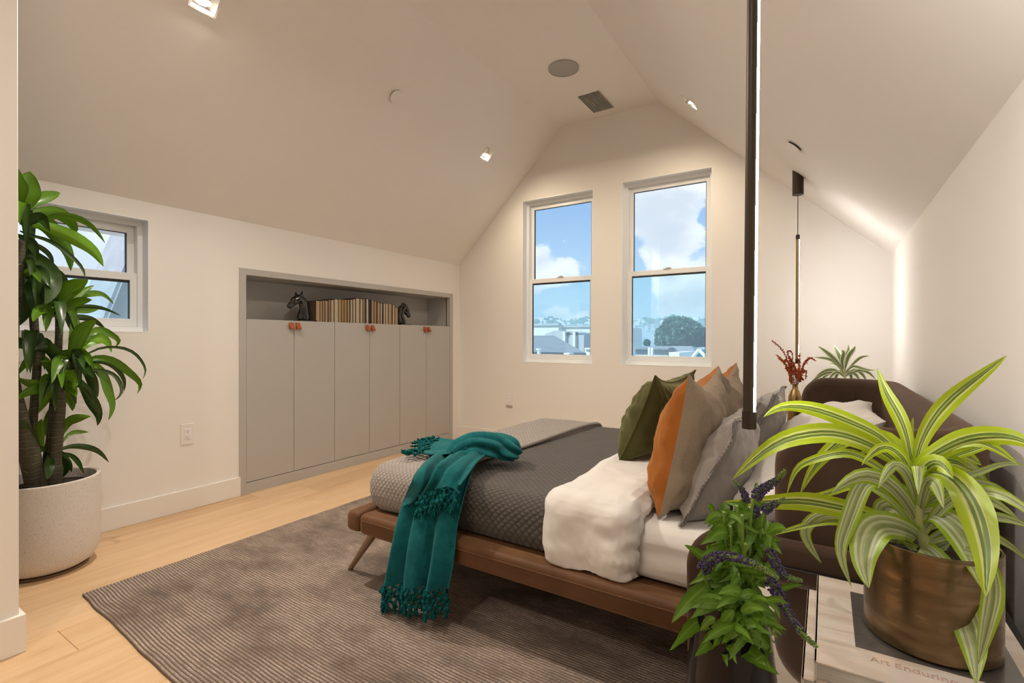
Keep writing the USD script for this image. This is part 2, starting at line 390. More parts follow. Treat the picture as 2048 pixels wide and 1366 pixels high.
window('window_1', 'small double-hung window in the knee wall behind the tall plant', W1['y0'], W1['y1'], W1['z0'], W1['z1'], 1.475, lambda a, d, z: (XL - d, a, z), 0)
window('window_2', 'tall double-hung window nearer the corner by the cabinet', W2['x0'], W2['x1'], W2['z0'], W2['z1'], 1.70, lambda a, d, z: (a, YF + d, z), 0)
window('window_3', 'tall double-hung window looking out on the round tree', W3['x0'], W3['x1'], W3['z0'], W3['z1'], 1.705, lambda a, d, z: (a, YF + d, z), 0)

# ---- recessed adjustable downlights
LAMP_LENS = usdkit.material(stage, '/World/Looks/lamp_lens', {'e': ('emission', {'color': (1.0, 0.86, 0.66), 'strength': 110.0})}, [], surface='e.emission')
WHITE_METAL = mat('white_metal', (0.82, 0.80, 0.77), 0.35)
where = ['over the cabinet end near the gable', 'over the rug along the cabinet slope', 'on the bed-side slope near the gable window', 'out of view on the bed-side slope, placed to light the pillows', 'out of view in the flat ceiling, placed to light the entry end', 'out of view on the bed-side slope, placed to light the room from the entry']
WARM = Gf.Vec3f(1.0, 0.89, 0.765)
DOWN_POWER = [25, 92, 22, 34, 16, 40]
for k, d in enumerate(DL):
    o, e, f, n = dl_frame(*d)
    t = thing('downlight', 'small square recessed gimbal downlight ' + where[k], 'ceiling light', o, group=None)
    q = lambda m: place(m, o, e, f, n)
    ring = bx(-.066, .066, -.066, .066, -.004, .0035, .001) - bx(-.055, .055, -.055, .055, -.02, .02)
    obj('trim_ring', q(ring), WHITE_METAL, t, smooth=False)
    can = bx(-.0565, .0565, -.0565, .0565, -.098, -.002) - bx(-.0555, .0555, -.0555, .0555, -.096, .01)
    obj('can', q(can), WHITE_METAL, t, smooth=False)
    # gimbal head points straight down whatever the slope
    hz = np.array([0, 0, -1.0]); he = np.array([1.0, 0, 0]); hf = np.array([0, 1.0, 0])
    c = o - n * .036
    hd = lambda m: place(m, c, he, hf, hz)
    head = m3.Manifold.cylinder(.05, .036, .036, 32).translate([0, 0, -.02]) - m3.Manifold.cylinder(.04, .031, .031, 32).translate([0, 0, -.0])
    obj('gimbal_head', hd(head), WHITE_METAL, t)
    obj('lens', hd(m3.Manifold.cylinder(.003, .030, .030, 32).translate([0, 0, .012])), LAMP_LENS, t)
    s = UsdLux.DiskLight.Define(stage, str(t.GetPath()) + '/lamp_light')
    s.CreateRadiusAttr(.028); s.CreateIntensityAttr(DOWN_POWER[k] * 60.0); s.CreateColorAttr(WARM if k not in (0, 2) else Gf.Vec3f(1.0, 0.82, 0.59))
    p = c + hz * .034 - o
    s.AddTranslateOp().Set(Gf.Vec3d(*map(float, p)))
    UsdLux.ShapingAPI.Apply(s.GetPrim()).CreateShapingConeAngleAttr(62.0)
    UsdLux.ShapingAPI(s.GetPrim()).CreateShapingConeSoftnessAttr(0.6)

# ---- ceiling speaker, air vent, sprinkler covers
sp = thing('ceiling_speaker', 'round grey speaker grille flush in the flat ceiling', 'speaker', (-1.705, 3.403, ZC))
GREYG = mat('speaker_grey', (0.40, 0.385, 0.36), 0.7, bump=(900, 0.3, 0.001))
def disc(c, r, h, seg=48): return m3.Manifold.cylinder(h, r, r, seg).translate(list(c))
obj('grille', disc((-1.705, 3.403, ZC - .006), .112, .006), GREYG, sp)
obj('rim', disc((-1.705, 3.403, ZC - .008), .118, .008) - disc((-1.705, 3.403, ZC - .02), .1125, .04), GREYG, sp)
vt = thing('air_vent', 'small square slotted air vent in the flat ceiling', 'vent', (-1.705, 4.04, ZC))
DARKG = mat('vent_dark', (0.05, 0.045, 0.04), 0.8); VG = mat('vent_metal', (0.42, 0.38, 0.33), 0.5)
obj('backing', bx(-1.80, -1.61, 3.87, 4.205, ZC - .003, ZC - .0005), DARKG, vt, smooth=False)
for k in range(14):
    xx = -1.798 + k * .0141
    obj('slat', bx(xx, xx + .0062, 3.868, 4.207, ZC - .012, ZC - .001, .001), VG, vt, smooth=False)
for (x, y, l, lab) in ((-2.566, 2.493, True, 'round white cover plate on the cabinet-side slope'), (-0.151, 3.169, False, 'round white cover plate on the bed-side slope')):
    o, e, f, n = slope_frame(x, y, l)
    t = thing('sprinkler_cover', lab, 'cover plate', o)
    obj('plate', place(disc((0, 0, .010), .046, .004), o, e, f, n), W_CEIL, t)
    obj('shadow_ring', place(disc((0, 0, 0), .040, .0105), o, e, f, n), DARKG, t)  # dark ring stands for the shadow gap under the plate

# ---- electrical outlets
def outlet(o, ex, n, label):
    ez = np.array([0, 0, 1.0]); t = thing('wall_outlet', label, 'outlet', o)
    q = lambda m: place(m, o, ex, ez, n)
    obj('plate', q(bx(-.039, .039, -.066, .066, 0, .006, .002)), W_TRIM, t, smooth=False)
    r = obj('receptacle', q(bx(-.0165, .0165, -.034, .034, .005, .0085, .001)), W_VINYL, t, smooth=False)
    for s in (-1, 1):
        m = [q(bx(-.0075, -.0055, s * .019 - .004, s * .019 + .005, .008, .0088)), q(bx(.0055, .0075, s * .019 - .004, s * .019 + .004, .008, .0088)), q(m3.Manifold.cylinder(.0008, .0026, .0026, 12).translate([0, s * .019 - .009, .008]))]
        obj('slots', m, DARKG, r, smooth=False)
    obj('screw', q(m3.Manifold.cylinder(.001, .003, .003, 12).translate([0, .05, .0055])), W_TRIM, t)
    obj('screw', q(m3.Manifold.cylinder(.001, .003, .003, 12).translate([0, -.05, .0055])), W_TRIM, t)
    return t
outlet(np.array([XL, 1.55, 0.488]), np.array([0, 1.0, 0]), np.array([1.0, 0, 0]), 'white duplex outlet on the knee wall beside the cabinet')
t = outlet(np.array([-2.793, YF, 0.468]), np.array([1.0, 0, 0]), np.array([0, -1.0, 0]), 'white duplex outlet on the gable wall under the windows')
obj('cover_tab', bx(-2.832, -2.755, YF - .012, YF - .004, .39, .413, .001), mat('tab_grey', (0.45, 0.41, 0.36), 0.6), t, smooth=False)
# ================================================================== built-in cabinet
CABG = mat('cabinet_grey', (0.47, 0.455, 0.43), 0.5)
LEATHER = mat('tan_leather', (0.34, 0.078, 0.016), 0.5, bump=(300, 0.3, 0.001))
cab = thing('cabinet', 'long grey built-in wall cabinet with open shelf on top', 'cabinet', (XL, 3.05, 0))
FX = XL + 0.006
y0, y1, z1 = CB['y0'], CB['y1'], CB['z1']
i0, i1, zs, zt = 1.930, 4.165, 1.240, 1.552
obj('face_frame', [bx(XL - .05, FX, y0, i0, 0, z1, .001), bx(XL - .05, FX, i1, y1, 0, z1, .001), bx(XL - .05, FX, i0, i1, zt, z1, .001)], CABG, cab, smooth=False)
obj('plinth', bx(XL - .05, FX, i0, i1, 0, .078, .001), CABG, cab, smooth=False)
obj('shelf_recess', [bx(-3.80, -3.782, y0, y1, 0, z1), bx(-3.80, XL - .04, y0, i0 - .0, 0, z1), bx(-3.80, XL - .04, i1, y1, 0, z1), bx(-3.80, XL - .04, y0, y1, zt, z1), bx(-3.80, XL - .022, i0, i1, zs - .03, zs - .002)], CABG, cab, smooth=False)
for k in range(6):
    a, b = i0 + k * (i1 - i0) / 6, i0 + (k + 1) * (i1 - i0) / 6
    d = obj('door', bx(XL - .018, FX - .001, a + .0018, b - .0018, .082, zs, .0015), CABG, cab, smooth=False)
    yc = (b - .028) if k % 2 == 0 else (a + .028)
    pr = [(0, 1.226), (.004, 1.226), (.010, 1.212), (.027, 1.186), (.028, 1.178), (.022, 1.174), (.004, 1.178), (0, 1.184)]
    v, f = extr([(p[0] + FX, p[1]) for p in pr], yc - .0175, yc + .0175, 1)
    h = obj('handle', (v, f), LEATHER, d, smooth=25, label='orange-brown leather pull tab')
    obj('handle_screw', m3.Manifold.sphere(.0035, 10).translate([FX + .0075, yc, 1.2175]), mat('screw_brass', (0.35, 0.22, 0.10), 0.35, 1.0) if 'screw_brass' not in MATS else MATS['screw_brass'], d)

# ---- books on the shelf, fore-edges to the room
PX = -3.52
BK = [(631.8, 639.3, 602.2, 't'), (640.2, 644.1, 602.5, 't'), (645, 649, 601.5, 'b'), (650.3, 655.1, 602, 't'), (656.9, 661.3, 600.5, 'd'), (662.1, 667.4, 600.5, 'c'), (668.7, 676.2, 599, 'c'), (677.1, 682.4, 599.5, 't'), (683.2, 687.6, 600, 'o'), (688.5, 693.3, 600, 'o'), (695.1, 698.6, 600, 't'), (700.8, 704.8, 600, 'c'), (706, 710.5, 598.5, 'c'), (711.8, 718.8, 597.5, 'c'), (720.4, 725.2, 598.5, 'c'), (726.3, 729, 598.5, 't'), (732.8, 736.5, 598.5, 'w'), (738.3, 741.2, 600.5, 'k'), (743, 747.3, 601.5, 't'), (748.3, 752.6, 603, 'o'), (754.8, 759.6, 606, 't'), (760.7, 763.9, 607, 'c'), (767.1, 770.9, 607.5, 'c'), (771.4, 775.7, 607.8, 'c'), (776.8, 782.7, 608, 't'), (785.4, 789.1, 610.5, 'c'), (789.7, 795.6, 616, 't')]
PG = {'t': (0.46, 0.33, 0.20), 'b': (0.36, 0.25, 0.16), 'd': (0.30, 0.21, 0.13), 'c': (0.58, 0.48, 0.34), 'o': (0.44, 0.29, 0.12), 'w': (0.66, 0.58, 0.46), 'k': (0.05, 0.035, 0.03)}
PN = {'t': 'tan', 'b': 'brown', 'd': 'dull brown', 'c': 'cream', 'o': 'ochre', 'w': 'pale', 'k': 'black'}
PM = {k: mat('page_edges_' + PN[k].replace(' ', '_'), c, 0.9, var=60, color2=tuple(x * .78 for x in c), stretch=(1, 14, .3)) for k, c in PG.items()}
CVM = [mat('book_cover_%d' % k, c, 0.55) for k, c in enumerate([(0.035, 0.025, 0.02), (0.06, 0.03, 0.02), (0.03, 0.03, 0.035), (0.09, 0.05, 0.03)])]
ordinal = ['', 'second', 'third', 'fourth', 'fifth', 'sixth', 'seventh', 'eighth', 'ninth', 'tenth', 'eleventh', 'twelfth', 'thirteenth']
rng = random.Random(11)
NB = len(BK)
for k, (u0, u1, vt, tone) in enumerate(BK):
    g0 = BK[k - 1][1] if k else u0 - 1.0
    g1 = BK[k + 1][0] if k < NB - 1 else u1 + .8
    a, b = at((g0 + u0) / 2, 620, 0, PX)[1], at((g1 + u1) / 2, 620, 0, PX)[1]
    pa, pb = at(u0, 620, 0, PX)[1], at(u1, 620, 0, PX)[1]
    zt_ = at((u0 + u1) / 2, vt - 1.2, 0, PX)[2]
    th1, th2 = max(.002, pa - a), max(.002, b - pb)
    x1 = PX + .004; x0 = PX - rng.uniform(.135, .165)
    if k < 13: lab = 'hardback with %s page edges, %s' % (PN[tone], 'touching the larger horse bookend' if k == 0 else ordinal[k] + ' along from the larger horse bookend')
    elif k >= NB - 13: lab = 'hardback with %s page edges, %s' % (PN[tone], 'touching the smaller horse bookend' if k == NB - 1 else ordinal[NB - 1 - k] + ' along from the smaller horse bookend')
    else: lab = 'thick hardback with cream page edges at the very middle of the row'
    if k == 17: lab = 'dark book showing almost no pages, tenth along from the smaller horse bookend'
    t = thing('book', lab, 'book', ((x0 + x1) / 2, (a + b) / 2, zs), group='old hardbacks on the cabinet shelf')
    e = .0004
    cv = [bx(x0, x1, a + e, a + e + th1 * .8, zs, zt_, .0008), bx(x0, x1, b - e - th2 * .8, b - e, zs, zt_, .0008), bx(x0, x0 + .003, a + e, b - e, zs, zt_, .0008)]
    obj('cover', cv, CVM[rng.randrange(4)], t, smooth=False)
    obj('page_block', bx(x0 + .003, x1 - .004, a + e + th1 * .8, b - e - th2 * .8, zs + .003, zt_ - .004, 0), PM[tone], t, smooth=False)

# ---- horse-head bookends
GLOSS = mat('black_glaze', (0.004, 0.004, 0.0045), 0.07, spec=.5, coat=.6)
def horse(name, label, X, chain, jaw, ears, plinth, thin):
    c = at(chain[0][0], chain[0][1], 0, X)
    t = thing(name, label, 'bookend', (X, c[1], zs))
    S = lambda u, v, r: (at(u, v, 0, X), abs(at(u + r, v, 0, X)[1] - at(u - r, v, 0, X)[1]) / 2)
    parts = []
    def chain_hull(ch):
        for p, q in zip(ch[:-1], ch[1:]):
            hs = []
            for w in (p, q):
                o, r = S(*w)
                hs.append(m3.Manifold.sphere(r, 20).scale([thin, 1, 1]).translate(list(o)))
            parts.append(m3.Manifold.batch_hull(hs))
    chain_hull(chain); chain_hull(jaw)
    body = m3.Manifold.batch_boolean(parts, m3.OpType.Add).refine_to_length(.006)
    v, f = arr(body); tm = trimesh.Trimesh(v, f); trimesh.smoothing.filter_taubin(tm, iterations=12)
    obj('horse_head', (np.array(tm.vertices), np.array(tm.faces)), GLOSS, t, smooth=True)
    er = []
    for (b, p, dx) in ears:
        o, r = S(*b); q = at(p[0], p[1], 0, X) + np.array([dx * 1.2, 0, 0]); o = o + np.array([dx, 0, 0])
        er.append(m3.Manifold.batch_hull([m3.Manifold.sphere(r, 12).scale([.6, 1, 1]).translate(list(o)), m3.Manifold.sphere(r * .55, 10).translate(list(o * .55 + q * .45)), m3.Manifold.sphere(r * .15, 8).translate(list(q))]))
    obj('ear', er[0], GLOSS, t); obj('ear', er[1], GLOSS, t)
    # mane ridge along the crest
    a, b = at(plinth[0], 640, 0, X)[1], at(plinth[1], 640, 0, X)[1]
    obj('plinth', bx(X - .045, X + .045, a, b, zs, zs + plinth[2], .002), GLOSS, t, smooth=False)
    return t
horse('horse_bookend', 'large glossy black horse-head bookend facing the window side', -3.56,
      [(607, 634.5, 12.5), (608, 626, 10.5), (608.5, 616, 8.8), (605.5, 604, 8.6), (598, 597, 7.6), (590, 601, 7.8), (584, 606.5, 5.2), (578.2, 612.2, 4.3)],
      [(590, 603, 6.5), (584.5, 610.5, 3.6), (580.6, 615.2, 2.6)],
      [((601, 592, 3.6), (602.6, 582.5), .012), ((595, 590.5, 3.2), (595.0, 583.5), -.018)], (594, 628, .010), 0.62)
horse('horse_bookend', 'smaller glossy black horse-head bookend at the gable end of the books', -3.58,
      [(803, 643, 7.2), (801.5, 637, 6.2), (800.8, 629.5, 5.6), (802.8, 619, 6.2), (808, 615, 5.9), (811.7, 621, 5.7), (815, 626.6, 3.9), (818, 631.4, 2.9)],
      [(811.5, 622, 4.6), (814.5, 629, 2.6), (816.6, 633.5, 2.0)],
      [((803, 611, 2.2), (801.2, 604.3), .010), ((808.3, 610.5, 2.2), (809.8, 604.3), -.012)], (796.2, 816.5, .009), 0.62)

# ================================================================== rug
def rug():
    pitch, n, m = 0.0122, 4, 90
    Yn, Yf = 0.745, 3.42
    rows = int((Yf - Yn) / pitch) * n
    yy = Yn + np.arange(rows + 1) * pitch / n
    xx = np.linspace(-2.674, -0.19, m)
    X, Y = np.meshgrid(xx, yy)
    ph = (np.arange(rows + 1) % n) / n
    H = np.array([0.0, .75, 1.0, .75])[np.arange(rows + 1) % n][:, None] * np.ones_like(X)
    wob = (meshkit.fbm(np.stack([X * 6, Y * 2.5, 0 * X], -1), 3, 5) - .5) * .012
    fl = meshkit.noise(np.stack([X * 90, Y * 300, 0 * X], -1), 2)
    Z = 0.0075 + .0042 * H * (0.75 + .5 * fl)
    k = (0.052 * (1 - (X + 2.674) / 1.0)).clip(-.05, .052)
    Yw = Y + wob + (Yf - Y) / (Yf - Yn) * np.interp(X, [-2.674, -1.76, -.2], [0.040, -0.004, -.03])
    Xw = X + (meshkit.noise(np.stack([0 * X, Y * 40, 0 * X], -1), 7) - .5) * .004 * (np.abs(X + 1.43) > 1.2)
    S = np.stack([Xw, Yw, Z], -1)
    top = grid(S)
    sk = []
    for e in (S[0], S[-1][::-1], S[:, 0][::-1], S[:, -1]):
        lo = e.copy(); lo[:, 2] = 0.0005
        sk.append(grid(np.stack([e, lo], 0)[::-1]))
    return cat((top[0], top[1]), *sk)
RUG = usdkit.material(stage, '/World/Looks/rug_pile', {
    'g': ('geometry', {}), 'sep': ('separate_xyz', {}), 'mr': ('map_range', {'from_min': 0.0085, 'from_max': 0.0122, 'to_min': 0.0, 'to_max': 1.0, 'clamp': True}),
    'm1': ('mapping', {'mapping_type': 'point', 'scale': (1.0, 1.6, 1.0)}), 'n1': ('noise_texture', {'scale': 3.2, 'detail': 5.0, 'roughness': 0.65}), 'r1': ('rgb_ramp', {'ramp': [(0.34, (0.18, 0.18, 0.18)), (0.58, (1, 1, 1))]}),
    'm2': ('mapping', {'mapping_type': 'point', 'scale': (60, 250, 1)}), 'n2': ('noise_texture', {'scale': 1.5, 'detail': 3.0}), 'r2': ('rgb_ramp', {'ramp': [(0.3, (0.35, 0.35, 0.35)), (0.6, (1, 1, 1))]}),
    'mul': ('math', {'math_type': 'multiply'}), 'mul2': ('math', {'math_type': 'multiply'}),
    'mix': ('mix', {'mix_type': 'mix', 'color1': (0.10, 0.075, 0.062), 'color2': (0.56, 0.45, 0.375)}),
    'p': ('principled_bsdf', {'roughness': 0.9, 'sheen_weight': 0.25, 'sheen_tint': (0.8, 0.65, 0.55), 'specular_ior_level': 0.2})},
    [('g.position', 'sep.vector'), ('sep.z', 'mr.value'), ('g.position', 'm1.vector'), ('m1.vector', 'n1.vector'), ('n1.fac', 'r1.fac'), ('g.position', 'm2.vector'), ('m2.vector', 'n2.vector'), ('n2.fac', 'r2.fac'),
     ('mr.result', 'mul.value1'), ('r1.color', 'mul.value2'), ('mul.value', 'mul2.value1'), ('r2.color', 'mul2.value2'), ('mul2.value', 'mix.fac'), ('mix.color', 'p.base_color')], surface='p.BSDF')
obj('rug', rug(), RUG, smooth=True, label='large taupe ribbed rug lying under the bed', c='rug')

# ================================================================== bed
def velvet(name, c, c2, rough=0.75, sheen=0.5, tint=(0.8, 0.55, 0.4)):
    return mat(name, c, rough, var=5.0, color2=c2, bump=(700, 0.25, 0.0012), sheen=sheen, sheen_tint=tint, spec=0.25, facmap=(.35, .7))
VELVET = velvet('brown_velvet', (0.038, 0.020, 0.012), (0.064, 0.036, 0.022), sheen=0.22)
RAILV = velvet('brown_velvet_rail', (0.080, 0.033, 0.012), (0.135, 0.062, 0.026), 0.55, 0.35, (1.0, .6, .35))
BRONZE = mat('brushed_bronze', (0.42, 0.31, 0.21), 0.32, 1.0)
bed = thing('bed', 'low upholstered brown velvet bed with wraparound headboard', 'bed', (-0.75, 2.35, 0))
RY0, RY1, RZ0, RZ1 = 1.455, 3.245, 0.245, 0.335
obj('platform', bx(-1.79, 0.25, RY0 + .04, RY1 - .04, RZ0 + .01, RZ1 - .012), RAILV, bed, smooth=False)
obj('foot_rail', rbox(-1.812, -1.726, RY0 + .004, RY1 - .004, RZ0, RZ1, .022), RAILV, bed)
for ya, yb in ((RY0, RY0 + .085), (RY1 - .085, RY1)):
    obj('side_rail', rbox(-1.721, -0.28, ya, yb, RZ0, RZ1, .022), RAILV, bed)
for yy in (RY0 - .001, RY1 + .001):
    obj('piping', tube([(-1.70, yy, .310), (-1.2, yy, .310), (-.31, yy, .310)], .0028, 6), RAILV, bed)
for sy, yl in ((-1, RY0 + .085), (1, RY1 - .085)):
    obj('leg', tube([(-1.700, yl, .248), (-1.893, yl - .012 * -sy * -1, .0125)], [.021, .011], 20), BRONZE, bed, smooth=40, label='tapered bronze leg')
    obj('leg', tube([(.10, yl, .248), (.22, yl, .004)], [.021, .011], 20), BRONZE, bed, smooth=40, label='tapered bronze leg')

def headboard():
    cx, n0, n1, r = 0.285, 1.462, 3.225, .16
    P = [(-0.112, n0)] + [(-0.112 + i * .02, n0) for i in range(1, int((cx - r + .112) / .02))]
    P += [(cx - r + r * math.sin(a), n0 + r - r * math.cos(a)) for a in np.linspace(0, PI / 2, 9)]
    P += [(cx, y) for y in np.linspace(n0 + r, n1 - r, 20)[1:-1]]
    P += [(cx - r + r * math.cos(a), n1 - r + r * math.sin(a)) for a in np.linspace(0, PI / 2, 9)]
    P += [(x, n1) for x in np.arange(cx - r - .02, -.13, -.02)]
    P = np.array(P); d = np.gradient(P, axis=0); d /= np.linalg.norm(d, axis=1, keepdims=True); N = np.c_[d[:, 1], -d[:, 0]]
    s = np.r_[0, np.cumsum(np.linalg.norm(np.diff(P, axis=0), axis=1))]; L = s[-1]
    # finer stations near the ends so that they round off
    ends = np.array([0, .002, .006, .012, .02, .03, .045, .06, .08, .1, .13])
    st = np.unique(np.r_[ends, s[(s > .14) & (s < L - .14)], L - ends])
    C = np.stack([np.interp(st, s, P[:, 0]), np.interp(st, s, P[:, 1])], 1); NN = np.stack([np.interp(st, s, N[:, 0]), np.interp(st, s, N[:, 1])], 1)
    e = np.minimum(st, L - st)
    rr = .12; cut = np.where(e < rr, rr - np.sqrt(np.maximum(rr * rr - (rr - e) ** 2, 0)), 0)
    rb = .05; cutb = np.where(e < rb, rb - np.sqrt(np.maximum(rb * rb - (rb - e) ** 2, 0)), 0)
    re = .035; th = .045 * np.where(e < re, np.sqrt(np.maximum(re * re - (re - e) ** 2, 0)) / re, 1)
    a = np.linspace(0, 2 * PI, 33)[:-1]
    pc, ps = np.sign(np.cos(a)) * np.abs(np.cos(a)) ** .55, np.sign(np.sin(a)) * np.abs(np.sin(a)) ** .12
    rows = []
    for i in range(len(st)):
        zt, zb = .893 - cut[i], .25 + cutb[i] * .0
        w = th[i] * pc
        zc, zh = (zt + zb) / 2, (zt - zb) / 2
        # round the top edge by thickness, keep flanks flat
        zz = zc + zh * np.sign(np.sin(a)) * (1 - (1 - np.abs(np.sin(a)) ** 1.0) ** 1) if False else None
        k = np.linspace(-1, 1, 17)
        # closed loop: up the outer flank, over the crown, down the inner flank
        t0 = max(th[i], 1e-4)
        flank = np.linspace(zb, zt - t0, 8); crown = np.linspace(0, PI, 13)[1:-1]
        loop = [(t0, z) for z in flank] + [(t0 * math.cos(c), zt - t0 + t0 * math.sin(c)) for c in crown] + [(-t0, z) for z in flank[::-1]]
        rows.append([[C[i, 0] + NN[i, 0] * q, C[i, 1] + NN[i, 1] * q, z] for q, z in loop])
    S = np.array(rows); S = np.concatenate([S, S[:, :1]], 1)
    v, f = grid(S)
    return (v, f[:, ::-1])
obj('headboard', headboard(), VELVET, bed, smooth=60)
hb = []
for (x0, x1) in ((.128, .128),):
    pass
for p in ([(.135, 1.417, .26), (.135, 1.415, .6), (.135, 1.415, .835), (.135, 1.43, .876), (.135, 1.462, .8945), (.135, 1.493, .876), (.135, 1.508, .84), (.135, 1.508, .56)],
          [(.13, 3.27, .3), (.13, 3.271, .84), (.13, 3.255, .876), (.13, 3.225, .8945), (.13, 3.195, .876), (.13, 3.179, .84), (.13, 3.179, .52)]):
    obj('seam', tube(p, .0022, 6), VELVET, bed)
def side_panel(ya, yb):
    r = .016; pts = []
    for (cx, cz, R, a0, a1) in ((-.318 + .115, .606 - .115, .115, PI, PI / 2), (.27, .58, .026, PI / 2, 0), (.27, .262, .02, 0, -PI / 2), (-.295, .262, .02, -PI / 2, -PI)):
        for a in np.linspace(a0, a1, 9): pts.append((cx + (R - r) * math.cos(a), cz + (R - r) * math.sin(a)))
    s = m3.Manifold.sphere(r, 10)
    return m3.Manifold.batch_hull([s.translate([p[0], y, p[1]]) for p in pts for y in (ya + r, yb - r)])
obj('side_panel', side_panel(1.372, 1.414), VELVET, bed, smooth=50)
obj('side_panel', side_panel(3.274, 3.316), VELVET, bed, smooth=50)

# ---- mattress under a white fitted sheet
MX0, MX1, MY0, MY1, MZ1 = -1.735, 0.228, 1.555, 3.130, 0.505
def shell(o): return rbox(MX0 - o, MX1 + o, MY0 - o, MY1 + o, RZ1 - .02, MZ1 + o, .055 + o, 16)
def displace(m, fn, L=.025):
    m = m.refine_to_length(L) if isinstance(m, m3.Manifold) else m
    v, f = arr(m); tm = trimesh.Trimesh(v, f, process=True, merge_norm=True); 
    n = np.array(tm.vertex_normals); v = np.array(tm.vertices)
    return v + n * fn(v, n)[:, None], np.array(tm.faces)
LINENW = mat('white_sheet', (0.74, 0.71, 0.68), 0.85, bump=(500, 0.15, 0.001))
DUVETW = mat('white_duvet', (0.74, 0.715, 0.69), 0.85, bump=(500, 0.12, 0.001))
base = shell(0).trim_by_plane([0, 0, 1], RZ1)
def wr(v, n):
    side = np.clip(1 - np.abs(n[:, 2]) * 1.4, 0, 1)
    a = meshkit.fbm(np.c_[v[:, 0] * 3.0 + v[:, 2] * 5, v[:, 1] * 3, v[:, 2] * 26], 3, 4) - .5
    b = meshkit.fbm(v * [7, 5, 7], 3, 9) - .5
    return side * a * .022 + b * .008
t = thing('mattress', 'deep mattress under a white fitted sheet on the bed', 'mattress', (-.75, 2.35, RZ1))
obj('fitted_sheet', displace(base, wr, .022), LINENW, t, smooth=50)

# ---- coverlet, quilt, duvet
def weave(name, c, c2, bw, rh, sc=1.0, strength=.9, dist=.006, mode='brick', swap=False):
    nodes = {'g': ('geometry', {}), 's': ('separate_xyz', {}), 'add': ('math', {'math_type': 'add'}), 'c': ('combine_xyz', {}),
             'p': ('principled_bsdf', {'roughness': 0.85, 'base_color': c, 'sheen_weight': .15, 'specular_ior_level': .2}), 'b': ('bump', {'strength': strength, 'distance': dist}),
             'r': ('rgb_ramp', {'ramp': [(0.0, c2), (1.0, c)]})}
    links = [('g.position', 's.vector'), ('s.y', 'add.value1'), ('s.z', 'add.value2'), ('s.x', 'c.x'), ('add.value', 'c.y'), ('r.color', 'p.base_color'), ('b.normal', 'p.normal')]
    if mode == 'brick':
        nodes['t'] = ('brick_texture', {'scale': 1.0, 'brick_width': bw, 'row_height': rh, 'mortar_size': rh * .16, 'mortar_smooth': 1.0, 'offset': .5, 'color1': (1, 1, 1), 'color2': (1, 1, 1), 'mortar': (0, 0, 0)})
        links += [('c.vector', 't.vector'), ('t.color', 'r.fac'), ('t.color', 'b.height')]
    else:   # stitched diamonds
        nodes['m1'] = ('mapping', {'mapping_type': 'point', 'rotation': (0, 0, rh or .62)}); nodes['m2'] = ('mapping', {'mapping_type': 'point', 'rotation': (0, 0, -(rh or .62))})
        nodes['w1'] = ('wave_texture', {'wave_type': 'bands', 'bands_direction': 'x', 'profile': 'sine', 'scale': bw}); nodes['w2'] = ('wave_texture', {'wave_type': 'bands', 'bands_direction': 'x', 'profile': 'sine', 'scale': bw})
        nodes['mm'] = ('math', {'math_type': 'multiply'}); nodes['pw'] = ('math', {'math_type': 'power', 'value2': .45})
        links += [('c.vector', 'm1.vector'), ('c.vector', 'm2.vector'), ('m1.vector', 'w1.vector'), ('m2.vector', 'w2.vector'), ('w1.fac', 'mm.value1'), ('w2.fac', 'mm.value2'), ('mm.value', 'pw.value1'), ('pw.value', 'r.fac'), ('pw.value', 'b.height')]
    return usdkit.material(stage, '/World/Looks/' + name, nodes, links, surface='p.BSDF')
CHAR = weave('charcoal_waffle', (0.104, 0.093, 0.084), (0.062, 0.054, 0.048), 15.0, .80, mode='diamond', strength=.75, dist=.004)
QUILT = weave('grey_quilt', (0.36, 0.325, 0.295), (0.25, 0.22, 0.20), 17.0, 0, mode='diamond', dist=.003)
HEM = mat('grey_quilt_edge', (0.30, 0.27, 0.245), 0.85, bump=(160, 0.6, 0.004))
soft = lambda sc, am, sd: (lambda v, n: (meshkit.fbm(v * sc, 3, sd) - .5) * am)
zb = lambda m: m.trim_by_plane([0, 0, 1], RZ1 + .003)
cover = zb(shell(.016) - shell(.002)).trim_by_plane([1, 0, 0], -1.45).trim_by_plane([-1, 0, 0], .52)
obj('coverlet', displace(cover, lambda v, n: np.abs(n[:, 2]) ** .5 * 0 + (meshkit.fbm(v * [5, 4, 5], 3, 21) - .5) * .012, .03), CHAR, smooth=40, label='charcoal waffle-weave coverlet tucked over the middle of the bed', c='coverlet')
qn = np.array([-1, .062, 0]); qn = qn / np.linalg.norm(qn); qo = float(qn @ np.array([-1.388, 1.53, 0]))
quilt = zb(shell(.038) - shell(.0175)).trim_by_plane(list(qn), qo)
t = thing('quilt', 'light grey diamond-stitched quilt folded over the foot of the bed', 'quilt', (-1.55, 2.35, RZ1))
obj('quilted_cloth', displace(quilt, lambda v, n: (meshkit.fbm(v * [6, 5, 6], 3, 31) - .5) * .016, .025), QUILT, t, smooth=40)
xe = lambda y: -1.388 + .062 * (y - 1.53)
hp = [(xe(1.52), 1.522, .345), (xe(1.52), 1.520, .42), (xe(1.53), 1.527, .50), (xe(1.57), 1.56, .533), (xe(1.8), 1.8, .538), (xe(2.4), 2.4, .538), (xe(3.1), 3.11, .533), (xe(3.16), 3.155, .49), (xe(3.16), 3.165, .36)]
obj('corded_edge', tube(spline(hp, 60), .010, 8), HEM, t)
dv = rbox(-.835, -.500, 1.478, 3.215, .262, .585, .07, 20)
dv = dv - shell(.018) - bx(-3, 1, RY0 - .05, RY1 + .05, .1, RZ1 + .004)
dv = dv - bx(-3, 1, 1.0, 1.62, .1, RZ1 + .004)
